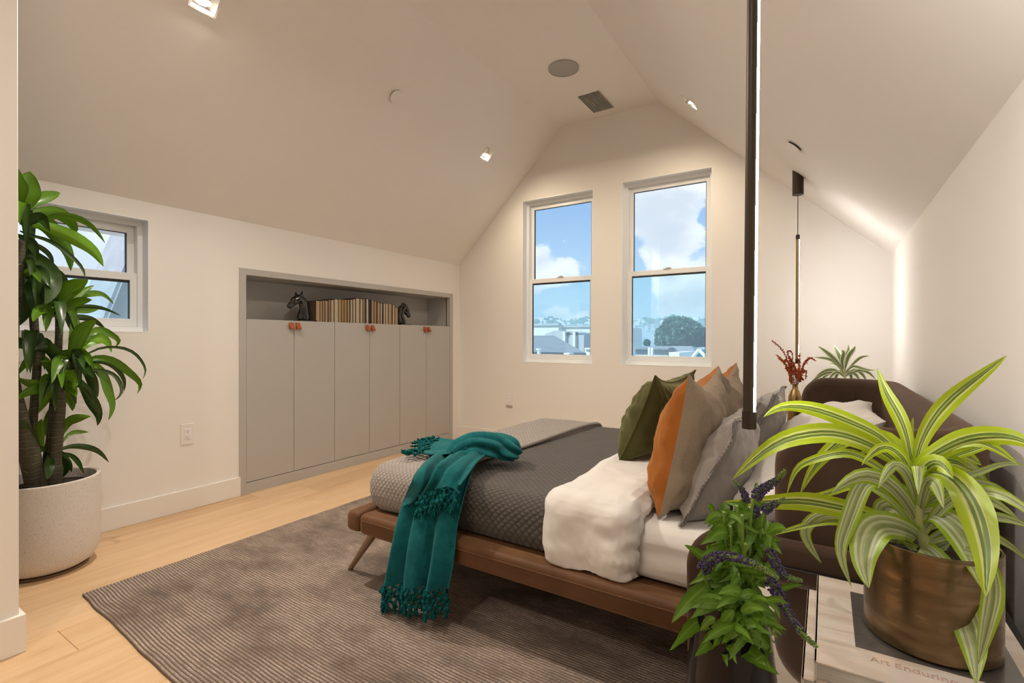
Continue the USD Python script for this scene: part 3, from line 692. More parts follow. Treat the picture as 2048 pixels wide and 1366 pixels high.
def puff(v, n):
    out = np.where((v[:, 1] < 1.50) | (v[:, 2] > .5), 1, .5)
    edge = np.clip((v[:, 0] + .66) / .14, 0, 1)
    w = (meshkit.fbm(np.c_[v[:, 0] * 9, v[:, 1] * 4, v[:, 2] * 7], 4, 8) - .5)
    c = meshkit.fbm(np.c_[v[:, 0] * 10, v[:, 1] * 14, v[:, 2] * 30], 3, 18) - .5
    d = np.abs(meshkit.fbm(np.c_[v[:, 0] * 16 + v[:, 2] * 9, v[:, 1] * 5, v[:, 2] * 22 - v[:, 0] * 10], 3, 44) - .5)
    low = np.clip((.50 - v[:, 2]) / .16, 0, 1)
    return w * .028 + c * .030 * edge - d * .034 * low * (.35 + .65 * edge) + .010 * low * np.sin(np.clip((v[:, 2] - .34) / .2, 0, 1) * PI)
obj('duvet', displace(dv, puff, .011), DUVETW, smooth=60, label='puffy white duvet folded across the bed before the pillows', c='duvet')
# ================================================================== pillows
def pillow(name, label, c0, ex, ey, w, h, th, fm, bm, sag=.06, pinch=.09, seed=1, flange=0, fmat=None, cat_='pillow', fullness=.25, wrk=.018, pipe=None, group=None, power=.5, flange_y=0.0):
    """c0: middle of the bottom edge; ex across, ey up, front = ex x ey"""
    ex = np.array(ex, float); ex /= np.linalg.norm(ex); ey = np.array(ey, float); ey /= np.linalg.norm(ey)
    ez = np.cross(ex, ey); ez /= np.linalg.norm(ez); ey = np.cross(ez, ex)
    n = 44; q = np.sin(np.linspace(-PI / 2, PI / 2, n)) * .5 + np.linspace(-1, 1, n) * .5
    U, V = np.meshgrid(q, q)
    X = w / 2 * U * (1 - pinch * (1 - V ** 2) * np.abs(U)); Y = h / 2 * V * (1 - pinch * (1 - U ** 2) * np.abs(V)) - sag * h * (1 - U ** 2) * np.clip(V, 0, 1) ** 2
    Z = th / 2 * np.maximum((1 - U ** 2) * (1 - V ** 2), 0) ** power * (1 - fullness * V)
    edge = np.maximum(np.abs(U), np.abs(V)) ** 3
    out = []
    t = thing(name, label, cat_, c0, group=group)
    c = np.array(c0, float) + ey * h / 2
    for s in (1, -1):
        nz = meshkit.fbm(np.stack([U * 3.2 + seed * 7, V * 3.2 + s * 5, 0 * U], -1), 3, seed) - .5
        fold = (meshkit.fbm(np.stack([U * 9 * (1 + V * .2), V * 4, 0 * U + seed], -1), 3, seed + 5) - .5) * edge
        z = s * (Z + (nz * wrk * 2.0 + fold * wrk * 2.2) * np.minimum(1, Z / (th * .12)))
        S = c + X[..., None] * ex + Y[..., None] * ey + z[..., None] * ez
        v, f = grid(S)
        obj('front_panel' if s == 1 else 'back_panel', (v, f if s == 1 else f[:, ::-1]), fm if s == 1 else bm, t, smooth=True)
    i = np.arange(n)
    per = np.concatenate([np.stack([0 * i, i], 1), np.stack([i[1:], 0 * i[1:] + n - 1], 1), np.stack([0 * i[1:] + n - 1, i[-2::-1]], 1), np.stack([i[-2:0:-1], 0 * i[-2:0:-1]], 1)])
    P2 = np.stack([X[per[:, 0], per[:, 1]], Y[per[:, 0], per[:, 1]]], 1)
    if flange:
        o = P2 / np.maximum(np.abs(P2) / np.array([w / 2, h / 2]), 1e-6).max(1, keepdims=True)
        d = np.array([1.0, flange_y]) * np.stack([np.sign(P2[:, 0]) * (np.abs(U[per[:, 0], per[:, 1]]) > .97), np.sign(P2[:, 1]) * (np.abs(V[per[:, 0], per[:, 1]]) > .97)], 1)
        rows = []
        for k in range(6):
            g = P2 + d * flange * k / 5
            wv = (meshkit.noise(np.c_[g * 16, np.full(len(g), seed)], seed) - .5) * .035 * (k / 5)
            rows.append(c + g[:, :1] * ex + g[:, 1:] * ey + wv[:, None] * ez)
        S = np.array(rows); S = np.concatenate([S, S[:, :1]], 1)
        obj('flange', sheet(S, .005), fmat, t, smooth=50)
    if pipe:
        g = c + P2[:, :1] * ex + P2[:, 1:] * ey
        obj('piping', tube(np.vstack([g, g[:1]]), .0045, 8, caps=False), pipe, t)
    return t
RUST = velvet('rust_velvet', (0.27, 0.078, 0.006), (0.36, 0.115, 0.010), .7, .3, (1.0, .6, .3))
LINEN = mat('oat_linen', (0.36, 0.29, 0.215), 0.9, var=240, color2=(0.27, 0.215, 0.155), bump=(420, .35, .001), stretch=(1, 1, 2.2))
OLIVE = velvet('olive_velvet', (0.042, 0.041, 0.008), (0.068, 0.064, 0.015), .7, .45, (.7, .7, .35))
SHAM = mat('grey_sateen', (0.36, 0.335, 0.315), 0.55, bump=(350, .12, .001), sheen=.2)
QUILT2 = weave('grey_quilted_band', (0.36, 0.335, 0.32), (0.20, 0.185, 0.175), 26.0, 0, mode='diamond', dist=.004)
Y_ = (0, -1, 0)
pillow('cushion', 'rust velvet and oat linen cushion of the pair nearer the brass-pot table', (-.462, 1.885, .512), Y_, (.090, 0, .46), .52, .495, .235, RUST, LINEN, seed=3, sag=.10)
pillow('cushion', 'rust velvet and oat linen cushion of the pair nearer the gable windows', (-.470, 2.46, .512), Y_, (.085, 0, .46), .52, .485, .235, RUST, LINEN, seed=8, sag=.10)
pillow('cushion', 'olive green velvet cushion standing on the folded duvet', (-.715, 2.26, .585), (-.05, -.48, 0), (.155, 0, .36), .49, .40, .225, OLIVE, OLIVE, seed=5, sag=.07, pipe=OLIVE)
pillow('sham', 'grey pillow sham with quilted border beside the rust cushion', (-.385, 1.885, .508), Y_, (.150, 0, .33), .46, .385, .20, SHAM, SHAM, seed=12, flange=.058, fmat=QUILT2, sag=.05, pipe=SHAM)
pillow('sham', 'grey pillow sham with quilted border near the far headboard wing', (-.360, 2.76, .508), Y_, (.160, 0, .32), .48, .385, .20, SHAM, SHAM, seed=15, flange=.058, fmat=QUILT2, sag=.05, pipe=SHAM)
pillow('pillow', 'white sleeping pillow behind the sham on the table side of the bed', (-.245, 1.90, .555), Y_, (.42, 0, .21), .68, .48, .20, DUVETW, DUVETW, seed=21, sag=.0, fullness=0)
pillow('pillow', 'white sleeping pillow against the far corner of the headboard', (-.245, 2.72, .555), Y_, (.42, 0, .22), .68, .50, .20, DUVETW, DUVETW, seed=25, sag=.0, fullness=0)

# ================================================================== teal throw
TEAL = mat('teal_wool', (0.003, 0.080, 0.090), 0.9, var=30, color2=(0.007, 0.118, 0.130), bump=(420, .4, .0012), sheen=.15, sheen_tint=(.4, .9, .9), spec=.15)
TEALF = mat('teal_fringe', (0.003, 0.058, 0.062), 0.95, var=60, color2=(0.006, 0.10, 0.105), spec=.1)
throw = thing('throw_blanket', 'teal wool throw with knotted fringe draped over the foot of the bed', 'blanket', (-1.35, 1.5, .54))

def drape(rows, ncol, nrow, fold, seed, nfold=3, phase=0.0):
    """rows: list of (left, right) points; fold(s): fold depth at each station 0..1"""
    L = spline([r[0] for r in rows], nrow); R = spline([r[1] for r in rows], nrow)
    t = np.linspace(0, 1, ncol)
    S = L[:, None] * (1 - t)[None, :, None] + R[:, None] * t[None, :, None]
    du, dv = np.gradient(S, axis=0), np.gradient(S, axis=1)
    N = np.cross(du, dv); N /= np.linalg.norm(N, axis=2, keepdims=True) + 1e-12
    if N[nrow // 2, ncol // 2] @ (EYE - S[nrow // 2, ncol // 2]) < 0: N = -N
    s = np.linspace(0, 1, nrow)[:, None]; T_ = t[None, :]
    w = meshkit.noise(np.stack([T_ * 3 + 0 * s, s * 2.5 + 0 * T_, 0 * s * T_ + seed], -1), seed) - .5
    a = 2 * PI * (nfold * (T_ + .05 * w) + phase + .10 * s)
    prof = np.sqrt(np.sin(a / 2) ** 2 + .012) + .10 * np.sin(a * 1.5 + 1.3 + 2 * s)
    A = np.array([fold(x) for x in s[:, 0]])[:, None]
    S = S + N * (prof * A + (w + .4) * .010)[..., None]
    side = np.cross(N, du); side /= np.linalg.norm(side, axis=2, keepdims=True) + 1e-12
    return S, N

def macrame(edge, down, length, cols, seed, rows=4, out=None):
    """knotted net hanging from the polyline edge (m,3); down (m,3) unit; one mesh"""
    rng = np.random.default_rng(seed); M = len(edge)
    def pos(t, j):
        i = np.clip(t, 0, 1) * (M - 1); k = min(int(i), M - 2); fr = i - k
        e = edge[k] * (1 - fr) + edge[k + 1] * fr; d = down[k] * (1 - fr) + down[k + 1] * fr
        o = 0 if out is None else out * (.004 * math.sin(j * 2.1 + t * 9))
        return e + d * length * .72 * j / rows + o
    nodes = {}; parts = []
    ball = trimesh.creation.icosphere(1, 1.0)
    for j in range(rows + 1):
        for i in range(cols + (j + 1) % 2):
            t = (i + (.5 if j % 2 else 0)) / cols
            nodes[(j, i)] = pos(t, j) + rng.normal(0, .0022, 3)
    for (j, i), p in nodes.items():
        if j > 0:
            parts.append((np.array(ball.vertices) * rng.uniform(.0075, .0105) + p, np.array(ball.faces)))
        for di in ((0, 1) if j % 2 else (-1, 0)):
            q = nodes.get((j + 1, i + di))
            if q is not None:
                b = (p + q) / 2 + rng.normal(0, .002, 3); parts.append(tube([p, b, q], [.0060, .0048, .0060], 6, False))
        if j == rows:
            d = down[min(int(i / max(cols, 1) * (M - 1)), M - 1)]
            for k in range(9):
                q = p + d * length * .26 * rng.uniform(.8, 1.15) + rng.normal(0, .0065, 3)
                parts.append(tube([p, (p + q) / 2 + rng.normal(0, .002, 3), q], [.0042, .0036, .0022], 5, False))
    return cat(*parts)

longr = [(at(918, 889, 2, .590), at(1000, 882, 2, .590)), (at(866, 915, 2, .562), at(962, 918, 2, .562)), (at(824, 960, 2, .545), at(942, 956, 2, .545)), (at(808, 1002, 1, 1.497), at(931, 1000, 1, 1.497)), (at(795, 1055, 1, 1.455), at(916, 1055, 1, 1.458)), (at(785, 1108, 1, 1.435), at(911, 1112, 1, 1.435)), (at(779, 1160, 1, 1.43), at(905, 1172, 1, 1.43))]
S, N = drape(longr, 90, 90, lambda s: .018 + .040 * s, 4, 3, .0)
obj('long_end', sheet(S, .004), TEAL, throw, smooth=60)
dn = np.tile(np.array([[0, 0, -1.0]]), (90, 1))
for a, b, sd, off in ((0, 28, 1, 0), (31, 60, 2, 0), (63, 89, 3, 0)):
    obj('fringe', macrame(S[-1, a:b + 1] + np.array([0, -.003, 0]), dn[a:b + 1], .100, 6, sd, out=np.array([0, 1.0, 0])), TEALF, throw, smooth=True)
shortr = [(at(955, 886, 2, .600), at(1005, 888, 2, .600)), (at(905, 915, 2, .592), at(962, 922, 2, .580)), (at(868, 948, 2, .572), at(940, 950, 2, .566)), (at(852, 980, 1, 1.462), at(926, 980, 1, 1.462))]
S2, N2 = drape(shortr, 60, 50, lambda s: .010 + .016 * s, 9, 2, .3)
obj('short_end', sheet(S2, .004), TEAL, throw, smooth=60)
dn2 = np.tile(np.array([[0, -.22, -.97]]), (60, 1))
obj('fringe', macrame(S2[-1] + np.array([0, -.006, 0]), dn2, .088, 10, 7, rows=4, out=np.array([0, 1.0, 0])), TEALF, throw, smooth=True)
# the gathered middle, lying on the quilt
bp = spline([at(905, 915, 2, .575), at(940, 897, 2, .602), at(975, 893, 2, .608), at(1005, 897, 2, .598), at(1024, 905, 2, .582), at(1032, 912, 2, .565)], 70)
tt, nn, bb = frames(bp)
ang = np.linspace(0, 2 * PI, 97); sN = np.linspace(0, 1, 70)
rad = np.interp(sN, [0, .08, .3, .6, .85, .95, 1], [.040, .070, .088, .092, .082, .060, .010])
up = np.array([0, 0, 1.0])
rows = []
for i in range(70):
    sd = np.cross(tt[i], up); sd /= np.linalg.norm(sd); u_ = np.cross(sd, tt[i])
    rid = .86 + .42 * (np.sqrt(np.sin(ang * 3.5 + sN[i] * 5.5) ** 2 + .01) - .5) + .05 * np.sin(ang * 9 + sN[i] * 9)
    rr_ = rad[i] * rid
    z = np.maximum(np.sin(ang) * .72 * rr_, -.030)
    rows.append(bp[i] + np.cos(ang)[:, None] * rr_[:, None] * sd * 1.0 + z[:, None] * u_)
S3 = np.array(rows)
v, f = grid(S3)
obj('gathered_middle', (v, f), TEAL, throw, smooth=True)
tailr = [(at(935, 905, 2, .600), at(950, 884, 2, .612)), (at(895, 915, 2, .575), at(915, 886, 2, .578)), (at(862, 917, 2, .562), at(893, 884, 2, .560)), (at(846, 915, 2, .556), at(880, 883, 2, .553))]
S4, N4 = drape(tailr, 40, 40, lambda s: .014, 14, 2, .2)
obj('tail_end', sheet(S4, .004), TEAL, throw, smooth=60)
dt = (at(800, 905, 2, .550) - at(850, 900, 2, .553)); dt /= np.linalg.norm(dt)
obj('fringe', macrame(S4[-1] + np.array([0, 0, .006]), np.tile(dt[None], (40, 1)), .10, 8, 17, out=np.array([0, 0, 1.0])), TEALF, throw, smooth=True)

# ================================================================== pendant lamps
LEDS = [usdkit.material(stage, '/World/Looks/led_strip_%s' % nm, {'e': ('emission', {'color': (1.0, 0.965, 0.92), 'strength': st})}, [], surface='e.emission') for nm, st in (('dimmed', 62.0), ('full', 72.0))]
TUBE = mat('bronze_tube', (0.060, 0.048, 0.036), 0.4, 0.7)
CAPB = mat('dark_bronze', (0.05, 0.038, 0.03), 0.45, 0.8)
LB, LT, LRAD = 0.945, 1.792, 0.0105
def pendant(x, y, label, turn, LED, lean=0.0, cutk=.6, TB=TUBE):
    def q(m):
        v, f = arr(m); v = v.copy(); v[:, 0] += lean * (v[:, 2] - LB); return v, f
    t = thing('pendant_lamp', label, 'pendant lamp', (x, y, LB))
    cyl = m3.Manifold.cylinder(LT - LB - .05, LRAD, LRAD, 40).translate([0, 0, LB + .025])
    led = (cyl - m3.Manifold.cube([.1, .1, 5]).translate([-.1 + LRAD * cutk, -.05, -1])).rotate([0, 0, turn]).translate([x, y, 0])
    body = (cyl - m3.Manifold.cube([.1, .1, 5]).translate([LRAD * cutk, -.05, -1])).rotate([0, 0, turn]).translate([x, y, 0])
    obj('tube', q(body), TB, t); obj('led_strip', q(led), LED, t)
    for z in (LB, LT - .03):
        obj('end_cap', q(m3.Manifold.cylinder(.03, LRAD + .0012, LRAD + .0012, 40).translate([x, y, z])), CAPB, t)
    zc = zslope(x)
    obj('cord', q(tube([(x, y, LT - .003), (x, y, zc - .09)], .0022, 8)), CAPB, t)
    x = x + lean * (zc - LB); zc = zslope(x)
    can = m3.Manifold.cylinder(.2, .033, .033, 40).translate([x, y, zslope(x) - .135])
    nrm = np.array([math.sin(SR), 0, -math.cos(SR)])
    o = np.array([x, y, zc])
    obj('canopy', can.trim_by_plane(list(nrm), float(nrm @ o)), CAPB, t)
    return t
pendant(-.113, .95, 'slim dark bronze tube pendant hanging close over the table with brass pot', 6, LEDS[0], .006)
pendant(-.160, 3.75, 'slim brass tube pendant hanging by the gable wall beyond the bed', 14, LEDS[1], 0, .5, mat('brass_tube', (0.36, 0.24, 0.10), 0.3, 0.9))

# ================================================================== side tables
MIRROR = mat('mirror_top', (0.72, 0.70, 0.67), 0.015, 1.0)
FRAMEB = mat('frame_black', (0.012, 0.011, 0.010), 0.3, 0.2)
TZ = 0.552
def side_table(x0, x1, ya, yb, label):
    t = thing('side_table', label, 'side table', ((x0 + x1) / 2, (ya + yb) / 2, 0))
    b = .014
    obj('table_frame', [bx(x0, x1, ya, ya + b, TZ - b, TZ, .001), bx(x0, x1, yb - b, yb, TZ - b, TZ, .001), bx(x0, x0 + b * .5, ya + b, yb - b, TZ - b, TZ, .001), bx(x1 - b, x1, ya + b, yb - b, TZ - b, TZ + .010, .001)], FRAMEB, t, smooth=False)
    obj('foot_frame', [bx(x0, x1, ya, ya + b, .06, .06 + b, .001), bx(x0, x1, yb - b, yb, .06, .06 + b, .001), bx(x0, x0 + b, ya + b, yb - b, .06, .06 + b, .001), bx(x1 - b, x1, ya + b, yb - b, .06, .06 + b, .001)], FRAMEB, t, smooth=False)
    obj('mirrored_top', bx(x0 + b * .5, x1 - b, ya + b, yb - b, TZ - .010, TZ - .0008), MIRROR, t, smooth=False, label='mirror glass top')
    for px_, py_ in ((x0, ya), (x1 - b, ya), (x0, yb - b), (x1 - b, yb - b)):
        obj('leg', bx(px_, px_ + b, py_, py_ + b, 0.001, TZ - b, .001), FRAMEB, t, smooth=False)
    obj('lower_shelf', bx(x0 + b, x1 - b, ya + b, yb - b, .062, .070), FRAMEB, t, smooth=False)
    return t
side_table(-.186, .305, .56, 1.368, 'black framed mirror-top side table carrying books and brass pot')
side_table(-.20, .305, 3.34, 3.95, 'black framed mirror-top side table beyond the far side of the bed')

# ---- the two big books under the brass pot
BTOP = .618
JACK = usdkit.material(stage, '/World/Looks/book_jacket', {
    'g': ('geometry', {}), 'm': ('mapping', {'mapping_type': 'point', 'scale': (2.0, 11.0, 1.0), 'rotation': (0, 0, .25)}), 'n': ('noise_texture', {'scale': 1.6, 'detail': 4.0}), 'r': ('rgb_ramp', {'ramp': [(0.3, (0.50, 0.46, 0.43)), (0.45, (0.62, 0.52, 0.44)), (0.6, (0.72, 0.66, 0.60)), (0.8, (0.66, 0.56, 0.47))]}),
    'p': ('principled_bsdf', {'roughness': 0.25, 'coat_weight': 0.6, 'coat_roughness': .08})}, [('g.position', 'm.vector'), ('m.vector', 'n.vector'), ('n.fac', 'r.fac'), ('r.color', 'p.base_color')], surface='p.BSDF')
PAGES = mat('pages_white', (0.62, 0.58, 0.52), .8, var=400, color2=(0.5, 0.47, 0.42), stretch=(.05, .05, 3))
DUSK = mat('print_dark', (0.085, 0.080, 0.078), .25, coat=.6)
INK = mat('print_red', (0.40, 0.24, 0.19), .5)
def big_book(x0, x1, ya, yb, z0, z1, label):
    t = thing('book', label, 'book', ((x0 + x1) / 2, (ya + yb) / 2, z0))
    obj('cover', [bx(x0, x1, ya, yb, z1 - .0035, z1, .001), bx(x0, x1, ya, yb, z0, z0 + .0035, .001), bx(x0, x0 + .004, ya, yb, z0, z1, .001)], JACK, t, smooth=False)
    obj('page_block', bx(x0 + .004, x1 - .005, ya + .005, yb - .005, z0 + .0035, z1 - .0035), PAGES, t, smooth=False)
    return t
big_book(-.030, .252, .872, 1.190, TZ - .0005, .585, 'large pale hardback lying on the mirror tabletop, lower of two')
ub = big_book(-.0135, .262, .868, 1.190, .5855, BTOP, 'large pale art hardback holding the brass pot, upper of two')
obj('cover_photo', bx(.041, .240, .943, 1.144, BTOP - .0005, BTOP + .0004), DUSK, ub, smooth=False, label='dark printed cover picture')
tm = meshkit.text_mesh('Art Enduring', .013, .0004)
tm.apply_scale([.100 / tm.extents[0], .012 / .013, 1]); tm.apply_translation([.058, .914, BTOP])
obj('lettering', (np.array(tm.vertices), np.array(tm.faces)), INK, ub, smooth=False, label='dusty red title lettering')
# ================================================================== plants
def leafmat(name, ramp, rough=.38, trans=.35, tcol=None, noise=(2.0, 26.0)):
    """colours run across the leaf (UV.x); light shines through"""
    nodes = {'tc': ('texture_coordinate', {}), 'mp': ('mapping', {'mapping_type': 'point', 'scale': (noise[1], noise[0], 1)}), 'n': ('noise_texture', {'scale': 1.0, 'detail': 3.0}), 's': ('separate_xyz', {}),
             'mr': ('map_range', {'from_min': .3, 'from_max': .7, 'to_min': -.05, 'to_max': .05}), 'a': ('math', {'math_type': 'add'}), 'r': ('rgb_ramp', {'ramp': ramp}),
             'p': ('principled_bsdf', {'roughness': rough, 'specular_ior_level': .45}), 't': ('translucent_bsdf', {}), 'm': ('mix_closure', {'fac': trans})}
    links = [('tc.UV', 'mp.vector'), ('mp.vector', 'n.vector'), ('tc.UV', 's.vector'), ('n.fac', 'mr.value'), ('s.x', 'a.value1'), ('mr.result', 'a.value2'), ('a.value', 'r.fac'),
             ('r.color', 'p.base_color'), ('r.color', 't.color'), ('p.BSDF', 'm.closure1'), ('t.BSDF', 'm.closure2')]
    return usdkit.material(stage, '/World/Looks/' + name, nodes, links, surface='m.closure')
Yl, Yd, Wh, Dk = (0.36, 0.47, 0.012), (0.26, 0.38, 0.018), (0.60, 0.64, 0.22), (0.11, 0.17, 0.02)
LEMON = leafmat('lemon_leaf', [(0, Yl), (.26, Yl), (.30, Wh), (.34, Wh), (.37, Dk), (.48, (.16, .26, .04)), (.52, Wh), (.54, Dk), (.63, Dk), (.66, Wh), (.70, Wh), (.74, Yl), (1, Yl)], trans=.42)
LEMON2 = leafmat('lemon_leaf_old', [(0, Yd), (.14, Yd), (.2, (.58, .62, .36)), (.27, (.23, .27, .10)), (.36, (.52, .55, .33)), (.42, (.17, .22, .07)), (.55, (.28, .33, .13)), (.62, (.56, .59, .37)), (.7, (.22, .27, .09)), (.8, (.55, .6, .34)), (.88, Yd), (1, Yd)], trans=.3)
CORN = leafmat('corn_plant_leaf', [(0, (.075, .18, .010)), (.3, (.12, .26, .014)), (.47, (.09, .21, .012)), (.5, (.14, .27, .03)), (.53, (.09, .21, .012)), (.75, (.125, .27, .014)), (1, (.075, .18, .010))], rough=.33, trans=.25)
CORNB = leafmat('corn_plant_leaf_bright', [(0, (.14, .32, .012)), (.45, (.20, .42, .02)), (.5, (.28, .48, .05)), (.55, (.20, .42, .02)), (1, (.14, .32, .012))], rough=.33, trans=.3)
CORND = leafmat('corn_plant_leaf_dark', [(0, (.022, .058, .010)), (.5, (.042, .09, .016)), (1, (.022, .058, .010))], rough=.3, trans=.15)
VAR = leafmat('white_edged_leaf', [(0, (.60, .62, .46)), (.22, (.60, .62, .46)), (.28, (.07, .12, .02)), (.42, (.12, .2, .03)), (.5, (.4, .45, .2)), (.58, (.1, .18, .03)), (.72, (.07, .12, .02)), (.78, (.60, .62, .46)), (1, (.60, .62, .46))], trans=.25)
VERO = leafmat('veronica_leaf', [(0, (.085, .19, .012)), (.42, (.12, .25, .016)), (.5, (.22, .36, .06)), (.58, (.12, .25, .016)), (1, (.085, .19, .012))], rough=.5, trans=.3)

def leaf(P, width, seed, fold=.18, twist=0.0, prof='blade', n=16, ripple=.0, tipw=.02, base=.30):
    """a thin leaf along the 3-D spine P: five points across, V-folded on the midrib, edges rippled; returns mesh and uv"""
    rng = np.random.default_rng(seed)
    C = spline(P, n); t, _, _ = frames(C); s = np.linspace(0, 1, n)
    view = EYE - C; view /= np.linalg.norm(view, axis=1, keepdims=True)
    side = np.cross(t, view); side /= np.linalg.norm(side, axis=1, keepdims=True) + 1e-9
    nor = np.cross(side, t)
    tw = twist * (s - .2)
    sd = side * np.cos(tw)[:, None] + nor * np.sin(tw)[:, None]; nr = np.cross(sd, t)
    flip = np.sign((nr * np.array([0, 0, 1.0])).sum(1)); nr = nr * np.where(np.median(flip) < 0, -1, 1)
    if prof == 'blade': w = (base + (1 - base) * np.sin(np.clip(s / .62, 0, 1) * PI / 2) ** 1.2) * np.where(s > .45, np.cos(np.clip((s - .45) / .55, 0, 1) * PI / 2) ** .75, 1)
    else: w = np.sin(np.clip(s, 0, 1) ** .75 * PI) ** .85
    w = np.maximum(w, tipw) * width / 2
    us = np.array([-1, -.5, 0, .5, 1])
    ph = rng.uniform(0, 6)
    S = C[:, None] + sd[:, None] * (us[None, :, None] * w[:, None, None])
    S = S + nr[:, None] * ((np.abs(us)[None, :] * w[:, None] * fold * 2) + np.abs(us)[None, :] ** 2 * ripple * width * np.sin(s * 15 + ph + us[None, :].T.T * 1.5 if False else (s * 15 + ph)[:, None] + us[None, :] * 1.2))[..., None]
    if prof == 'serrate':
        S[1::2, 0] += -sd[1::2] * (w[1::2] * .16)[:, None]; S[1::2, 4] += sd[1::2] * (w[1::2] * .16)[:, None]
    v, f = grid(S)
    uv = np.stack([np.broadcast_to((us + 1) / 2, (n, 5)), np.broadcast_to(s[:, None], (n, 5))], -1).reshape(-1, 2)
    return (v, f), uv

def pxspine(px, axis, d0, d1, p=1.3):
    """spine through photo pixels; the depth plane runs from d0 at the base to d1 at the tip"""
    k = np.linspace(0, 1, len(px)) ** p
    return [at(u, v, axis, d0 + (d1 - d0) * w) for (u, v), w in zip(px, k)]

# ---------------------------------------------------------------- lemon-lime dracaena in the brass pot
BRASS = usdkit.material(stage, '/World/Looks/aged_brass', {
    'g': ('geometry', {}), 'm': ('mapping', {'mapping_type': 'point', 'scale': (9, 9, 60)}), 'n': ('noise_texture', {'scale': 1.2, 'detail': 5.0, 'roughness': .65}), 'r': ('rgb_ramp', {'ramp': [(.3, (.12, .080, .042)), (.55, (.20, .140, .080)), (.75, (.29, .21, .125))]}),
    'rr': ('rgb_ramp', {'ramp': [(.3, (.42, .42, .42)), (.7, (.24, .24, .24))]}), 'p': ('principled_bsdf', {'metallic': 1.0})},
    [('g.position', 'm.vector'), ('m.vector', 'n.vector'), ('n.fac', 'r.fac'), ('n.fac', 'rr.fac'), ('r.color', 'p.base_color'), ('rr.color', 'p.roughness')], surface='p.BSDF')
SOIL = mat('soil', (0.025, 0.018, 0.012), .95, bump=(120, 1.0, .01))
STALK = mat('pale_stalk', (0.50, 0.50, 0.26), .5, var=25, color2=(.30, .36, .10))
pc = np.array([.143, 1.036, BTOP + .001])
PR, PH = .087, .160
pot = thing('potted_plant', 'lemon-lime striped dracaena in a brass pot on the stacked books', 'plant', pc)
obj('pot', lathe([(0, 0), (PR - .004, 0), (PR, .004), (PR, PH - .002), (PR - .001, PH), (PR - .004, PH), (PR - .005, PH - .002), (PR - .005, .02), (0, .02)], pc, 72), BRASS, pot, smooth=30, label='aged brass cylinder pot')
obj('soil', lathe([(0, PH - .022), (PR - .005, PH - .03)], pc, 40), SOIL, pot)
st = spline([pc + [0, 0, PH - .03], at(1842, 1060, 1, 1.034), at(1836, 990, 1, 1.034), at(1829, 935, 1, 1.034)], 16)
obj('stem', tube(st, np.linspace(.0085, .006, 16), 12), STALK, pot)
DY = 1.034
